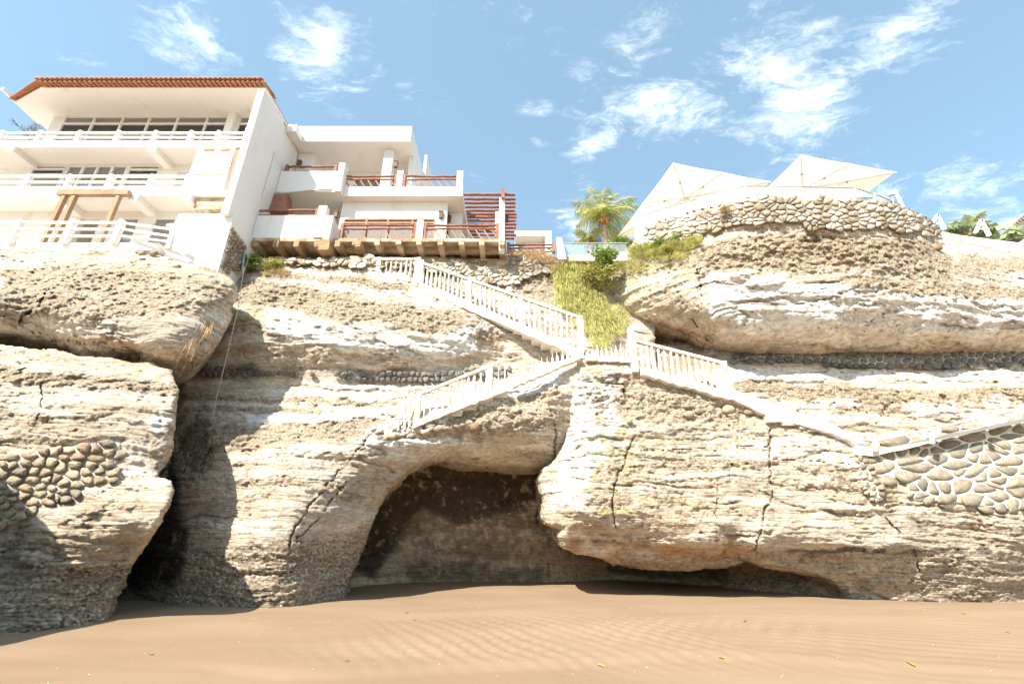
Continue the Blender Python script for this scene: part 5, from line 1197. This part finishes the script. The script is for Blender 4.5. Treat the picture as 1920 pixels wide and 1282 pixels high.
# right far corner: white ramp wall, A-frames, thatched roof
rw = empty('ramp_wall', P(1850, 460, 15.6), 'white sloping ramp wall with a recess whose shade is coloured cream at far right of the cliff top', 'wall')
ribbon([(1764, 434, 441, 15.4), (1800, 441, 452, 15.4), (1860, 449, 464, 15.4), (1925, 457, 476, 15.4), (2010, 466, 492, 15.4)], .3, M['white'], 'coping', rw, 0)
ribbon([(1764, 440, 462, 15.75), (1860, 462, 486, 15.75), (2010, 490, 520, 15.75)], .3, M['mortar'], 'wall', rw, 0)  # wall under the coping, cream colour stands in for its shade
for px_ in (1812, 1926): ribbon([(px_ - 6, 449, 470, 15.5), (px_ + 9, 451, 474, 15.5)], .2, M['white'], 'buttress', rw, 0)
for (x0, y0, x1, y1, x2, y2, lb) in ((1744, 424, 1757, 404, 1771, 430, 'white A-shaped trestle at the left end of the ramp wall'), (1829, 436, 1839, 413, 1855, 442, 'white A-shaped trestle among the broad leaved plants')):
    t = empty('trestle', P(x1, y2, 15.5), lb, 'trestle', 'white trestles on the ramp wall')
    for (xa, ya) in ((x0, y0), (x2, y2)): MB().beam(P(x1, y1, 15.5), P(xa, ya, 15.5), .12, .10).build('leg', M['paint'], t)
    MB().beam(P((x0 + x1) / 2, (y0 + y1) / 2 + 4, 15.52), P((x1 + x2) / 2, (y1 + y2) / 2 + 3, 15.52), .05, .05).build('crossbar', M['paint'], t)
th = empty('thatched_roof', P(1920, 420, 18), 'brown thatched roof corner poking in at the right edge', 'roof')
m = MB(); rr = random.Random(2)
m.hexa([P(1885, 434, 17), P(1960, 372, 17), P(1966, 380, 21), P(1892, 438, 21), P(1887, 430, 17), P(1962, 366, 17), P(1968, 374, 21), P(1894, 434, 21)]); m.build('thatch_slope', M['thatch'], th)
for i in range(16):
    p = Vector(P(1889 + i * 4.6, 431 - i * 3.75, 16.95)); MB().tube([p, p + Vector((.03, -.04, -.14))], [.04, .02], 5).build('thatch_bundle', M['thatch'], th)
MB().box(XX(1905, 440, 19), XX(2000, 440, 19), 19, 19.3, ZZ(450, 19), ZZ(415, 19)).build('wall', M['white'], th)
# rope down the rock
tag(MB().tube([P(458, 500, 13.6), P(455, 520, 11.7), P(446, 580, 11.4), P(430, 650, 11.4), P(420, 690, 11.4), P(408, 740, 11.4), P(398, 786, 11.6)], .010, 6).build('cable', M['rope']), 'thin grey cable hanging down the rock below the drain pipe', 'cable')
# ------------------------------------------------------------------ plants
def leaf_cloud(name, pts, size, mat, parent, seed=1, asp=.5, droop=0.0, kind=None):
    rr = np.random.RandomState(seed); n = len(pts); pts = np.asarray(pts)
    d = rr.normal(size=(n, 3)); d[:, 2] = d[:, 2] * .7 - droop; d /= np.linalg.norm(d, axis=1)[:, None]
    u = np.cross(d, rr.normal(size=(n, 3))); u /= np.linalg.norm(u, axis=1)[:, None]
    s = size * rr.uniform(.6, 1.4, n)[:, None]
    a = pts; b = pts + d * s * .5 + u * s * asp * .5; c = pts + d * s; e = pts + d * s * .5 - u * s * asp * .5
    V = np.stack([a, b, c, e], 1).reshape(-1, 3); F = np.arange(n * 4).reshape(n, 4)
    o = link(name, mesh_np(name, V, F, False), parent, mat)
    if kind: o['kind'] = kind
    return o
def ball_pts(c, r, n, seed, clumps=9):
    rr = np.random.RandomState(seed); cc = rr.normal(size=(clumps, 3)); cc /= np.linalg.norm(cc, axis=1)[:, None]; cc *= rr.uniform(.25, .85, clumps)[:, None]
    k = rr.randint(0, clumps, n); p = cc[k] + rr.normal(size=(n, 3)) * .24
    return np.array(c) + p * np.array(r)
def shrub(px, py, Y, rx, ry, n, size, mat, label, seed, cat='shrub', asp=.5, grp=None, clumps=9):
    c = P(px, py, Y); s = Y / FPX / .84; r = (rx * s, rx * s * .7, ry * s)
    t = empty('shrub', (c[0], Y, c[2] - r[2]), label, cat, grp)
    leaf_cloud('foliage', ball_pts(c, r, n, seed, clumps), size, M[mat], t, seed, asp, kind='stuff')
    m = MB(); rr = random.Random(seed)
    for _ in range(7): m.tube([(c[0], Y + .05, c[2] - r[2] * 1.05), (c[0] + rr.uniform(-.4, .4) * r[0], Y + rr.uniform(-.3, .3) * r[1], c[2]), (c[0] + rr.uniform(-.8, .8) * r[0], Y, c[2] + rr.uniform(.2, .7) * r[2])], [.018, .012, .005], 5)
    m.build('stems', M['stem'], t); return t
def palm(label, px, py_crown, py_base, Y, nf, fl, seed, tilt=0.1, r=.13, scale=1.0):
    rr = random.Random(seed); top = Vector(P(px, py_crown, Y)); bot = Vector(P(px + 2, py_base, Y)); bot.z -= 1.5
    t = empty('palm_tree', bot, label, 'palm tree')
    m = MB(); K = 26; pts = []; rad = []
    for i in range(K + 1):
        s = i / K; p = bot.lerp(top, s) + Vector((.12 * math.sin(s * 3), 0, 0)); pts.append(p); rad.append(r * (1.25 - .45 * s) * (1.06 if i % 2 else .97))
    m.tube(pts, rad, 12); m.build('trunk', M['bark'], t); top = pts[-1]
    for k in range(nf):
        az = 2 * math.pi * (k + rr.uniform(-.3, .3)) / nf * 2.4; el = R(86 - 100 * (k / nf) + rr.uniform(-8, 8)); L_ = fl * rr.uniform(.8, 1.1)
        h = Vector((math.cos(az), math.sin(az), 0)); mm = MB(); S = 14; sp = []; p = top.copy(); e = el
        for i in range(S + 1):
            sp.append(p.copy()); e -= R(6.2) * (.3 + 1.4 * i / S); p = p + (h * math.cos(e) + Vector((0, 0, math.sin(e)))) * (L_ / S)
        mm.tube(sp, [.03 * scale * (1 - .8 * i / S) for i in range(S + 1)], 5, False)
        side = h.cross(Vector((0, 0, 1))).normalized(); nl = 34
        for i in range(nl):
            s = .10 + .89 * i / nl; f = s * S; a = int(f); q = sp[a].lerp(sp[min(a + 1, S)], f - a); dr = (sp[min(a + 1, S)] - sp[max(a - 1, 0)]).normalized()
            ll = fl * .34 * math.sin(math.pi * min(1, (s * .86 + .14))) * rr.uniform(.8, 1.1) + .05
            for sg in (-1, 1):
                d = (side * sg * .8 + dr * .55 + Vector((0, 0, -.25 - .5 * rr.random()))).normalized(); w = dr * (.032 * scale)
                mid = q + d * ll * .5; end = q + d * ll + Vector((0, 0, -.22 * ll))
                mm.add([q - w * .5, q + w * .5, mid + w * .6, mid - w * .6, end], [(0, 1, 2, 3), (3, 2, 4)])
        mm.build('frond', M['palm_leaf'], t)
    for k in range(9):
        a = rr.uniform(0, 6.28); ellipsoid('coconut', top - bot + Vector((math.cos(a) * .22, math.sin(a) * .22, -.22 - .15 * rr.random())) * scale, (.10 * scale, .10 * scale, .13 * scale), M['coconut'], t, k)
    return t
palm('coconut palm with yellow green fronds rising behind the glass balustrade', 1129, 408, 455, 19.5, 22, 2.1, 5)
palm('small palm showing only its yellow fronds above the far right ramp wall', 1822, 428, 450, 21, 13, 1.15, 8)
palm('young palm with low green fronds left of the coconut palm trunk', 1104, 452, 470, 20.5, 11, 1.1, 12, scale=.8)
palm('young dark palm with low fronds right of the coconut palm trunk', 1158, 450, 470, 21.5, 11, 1.1, 13, scale=.8)
shrub(1165, 458, 19, 24, 8, 900, .13, 'green_leaf', 'dark green hedge showing between the palm and the first umbrella', 3, 'hedge')
shrub(476, 492, 14.3, 17, 13, 420, .13, 'green_leaf', 'bright green bush at the foot of the party wall', 21)
shrub(513, 500, 14.3, 34, 10, 900, .09, 'yellow_leaf', 'yellow green bush on the ledge beneath the villa deck', 22)
shrub(1132, 482, 15.3, 24, 26, 900, .15, 'green_leaf', 'leafy green shrub standing in front of the glass balustrade', 23)
shrub(1108, 506, 15.4, 40, 20, 1200, .10, 'yellow_leaf', 'yellowing bush below the leafy shrub at the head of the gully', 24)
shrub(1236, 456, 14.7, 16, 9, 360, .11, 'green_leaf', 'small green bush at the foot of the rubble wall nearer the palm', 25, grp='bushes at the foot of the rubble wall')
shrub(1268, 452, 14.4, 22, 10, 460, .11, 'green_leaf', 'small green bush at the foot of the rubble wall nearer the umbrellas', 26, grp='bushes at the foot of the rubble wall')
shrub(1250, 466, 14.3, 16, 6, 300, .08, 'yellow_leaf', 'yellow tuft just below the two small green bushes', 27, 'plant')
for k, (px_, py_, rx, ry) in enumerate(((1800, 432, 26, 9), (1850, 438, 26, 11), (1905, 444, 34, 11))):
    shrub(px_, py_, 15.9, rx, ry, 260, .24, 'sea_grape', ('round leaved shrub between the two white trestles', 'round leaved shrub just right of the second white trestle', 'round leaved shrub under the thatched roof')[k], 30 + k, asp=.9, grp='round leaved shrubs on the ramp wall')
# dry bush on the wall
c = Vector(P(1362, 400, 13.1)); t = empty('dry_bush', c, 'dry orange twiggy bush growing out of the rubble wall top', 'bush')
m = MB(); rr = random.Random(6)
for _ in range(150):
    d = Vector((rr.uniform(-.9, .7), rr.uniform(-.6, .4), rr.uniform(-.1, 1.0))).normalized(); l_ = rr.uniform(.2, .48); e = c + d * l_; m.tube([c + d * .02, c.lerp(e, .5) + Vector((0, 0, .03)), e], [.006, .004, .002], 3, False)
    for _ in range(3): q = c.lerp(e, rr.uniform(.4, 1)); f = q + Vector((rr.uniform(-.08, .08), rr.uniform(-.05, .05), rr.uniform(-.03, .1))); m.tube([q, f], [.003, .0015], 3, False)
m.build('twigs', M['dry'], t)
# bare tree behind the left house
c = Vector(P(62, 262, 18.5)); t = empty('bare_tree', c - Vector((0, 0, 4)), 'leafless grey tree showing between the top railing and the roof at far left', 'tree')
m = MB(); MB().tube([c - Vector((0, 0, 4)), c - Vector((0, 0, .6))], [.16, .09], 8).build('trunk', M['stem'], t)
def branch(p, d, l_, r, k):
    q = p + d * l_; m.tube([p, p.lerp(q, .5) + Vector((rr.uniform(-.03, .03), 0, rr.uniform(-.03, .03))), q], [r, r * .8, r * .6], 4, False)
    if k:
        for _ in range(3):
            nd = (d + Vector((rr.uniform(-.9, .9), rr.uniform(-.5, .5), rr.uniform(-.5, .6)))).normalized(); branch(q if rr.random() < .6 else p.lerp(q, .6), nd, l_ * rr.uniform(.6, .85), r * .62, k - 1)
branch(c - Vector((0, 0, .65)), Vector((0, 0, 1)), .6, .06, 5); m.build('branches', M['stem'], t)
# grass stuff: hanging over the gully, along the wall top, below the first bushes
def grass(name, label, seeds, D_, n, ln, mat, seed, hang=.6, yoff=.12):
    rr = np.random.RandomState(seed); P_ = []
    for (cx, cy, rx, ry, w) in seeds:
        k = int(n * w); a = rr.uniform(0, 6.28, k); q = np.sqrt(rr.rand(k)); P_.append(np.stack([cx + rx * q * np.cos(a), cy + ry * q * np.sin(a)], -1))
    p = np.concatenate(P_); Y = D_(p[:, 0], p[:, 1]) - yoff * rr.uniform(.1, 1.6, len(p)) - .10 * np.maximum(0, fbm(p[:, 0] / 14, p[:, 1] / 14, p[:, 0] * 0, 3)) * 4
    b = unproj(p[:, 0], p[:, 1], Y); N_ = len(b); l_ = ln * rr.uniform(.5, 1.4, N_)[:, None]
    d1 = rr.normal(size=(N_, 3)) * .35 + np.array([0, -.7, .35]); d1 /= np.linalg.norm(d1, axis=1)[:, None]; d2 = d1 * .5 + rr.normal(size=(N_, 3)) * .12 + np.array([0, -.05, -hang]); d2 /= np.linalg.norm(d2, axis=1)[:, None]
    w_ = np.cross(d1, rr.normal(size=(N_, 3))); w_ /= np.linalg.norm(w_, axis=1)[:, None]; w_ *= .008
    m1 = b + d1 * l_ * .4; e = m1 + d2 * l_ * .7
    V = np.stack([b - w_, b + w_, m1 + w_, m1 - w_, e + w_ * .2, e - w_ * .2], 1).reshape(-1, 3); i = np.arange(N_)[:, None] * 6
    F = np.concatenate([i + np.array([[0, 1, 2, 3]]), i + np.array([[3, 2, 4, 5]])])
    o = link(name, mesh_np(name, V, F, False), None, mat); tag(o, label, 'grass', None, None); o['kind'] = 'stuff'; return o
grass('hanging_grass', 'yellow green grass hanging down the gully between the two cliffs', [(1075, 525, 38, 28, .9), (1066, 555, 26, 34, .4), (1108, 585, 36, 40, .6), (1140, 520, 34, 24, .4), (1128, 620, 24, 38, .3), (1158, 600, 16, 30, .15), (1052, 510, 20, 14, .25), (1100, 490, 50, 12, .3)], D_CW, 3400, .30, M['grass'], 2, 1.0, .3)
grass('ledge_grass', 'short green grass on the ledge below the rubble wall', [(1210, 470, 36, 9, .6), (1260, 462, 46, 8, .7), (1180, 500, 30, 12, .25), (1230, 480, 60, 8, .3), (1300, 452, 16, 6, .2)], D_UR, 2600, .16, M['grass'], 3, .1, .15)
grass('dry_grass', 'straw coloured grass along the top of the rubble wall by the log railing', [(985, 476, 40, 5, .8), (1010, 484, 30, 6, .5), (1040, 490, 22, 8, .4), (520, 512, 30, 6, .25)], D_CW, 1200, .12, M['dry'], 4, .2, .6)
grass('dry_roots', 'straw coloured roots hanging from the right edge of the overhanging rock', [(392, 625, 8, 18, .5), (362, 652, 6, 8, .4)], D_UB, 90, .55, M['dry'], 5, 2.5, .05)
# fallen leaves on the sand
lm = bpy.data.meshes.new('fallen_leaf'); lm.from_pydata([(-.06, 0, 0), (-.02, .028, .012), (.05, .02, .016), (.08, 0, .004), (.05, -.02, .016), (-.02, -.028, .012)], [], [(0, 1, 2, 3), (0, 3, 4, 5)]); lm.materials.append(M['yellow_leaf'])
rr = random.Random(8)
for (px_, py_) in ((762, 1141), (778, 1153), (286, 1214), (650, 1229), (1128, 1230), (1706, 1234), (1730, 1140), (1806, 1146), (1868, 1161), (1888, 1182), (1350, 1222), (1395, 1158)):
    r_ = ray(px_, py_); t_ = -EYE / r_[2]; x, y = r_[0] * t_, r_[1] * t_
    o = bpy.data.objects.new('fallen_leaf', lm); col.objects.link(o); o.location = (x, y, float(sand_height(x, y)) + .012); o.rotation_euler = (rr.uniform(-.2, .2), rr.uniform(-.2, .2), rr.uniform(0, 6)); o.scale = (rr.uniform(.5, 1.0),) * 3
    tag(o, 'small yellow fallen leaf lying on the open sand', 'leaf', 'fallen leaves scattered over the sand')

# shell grit strewn over the sand: far too many to count
rs = np.random.RandomState(31); n_ = 260; gx = rs.uniform(-9, 12, n_); gy = rs.uniform(4.6, 13, n_); k_ = rs.uniform(.006, .017, n_)[:, None]; an = rs.uniform(0, 6.28, n_)
gz = .04 + 0 * gx
c_ = np.stack([gx, gy, sand_height(gx, gy) + .004], -1)
u_ = np.stack([np.cos(an), np.sin(an), 0 * an], -1) * k_; v_ = np.stack([-np.sin(an), np.cos(an), 0 * an], -1) * k_ * .6; w_ = np.array([0, 0, .006])
VV_ = np.stack([c_ - u_, c_ - v_ + w_, c_ + u_, c_ + v_ + w_], 1).reshape(-1, 3)
o = link('shell_grit', mesh_np('shell_grit', VV_, np.arange(n_ * 4).reshape(n_, 4), False), None, M['mortar_white']); tag(o, 'tiny pale bits of shell strewn over the sand'); o['kind'] = 'stuff'
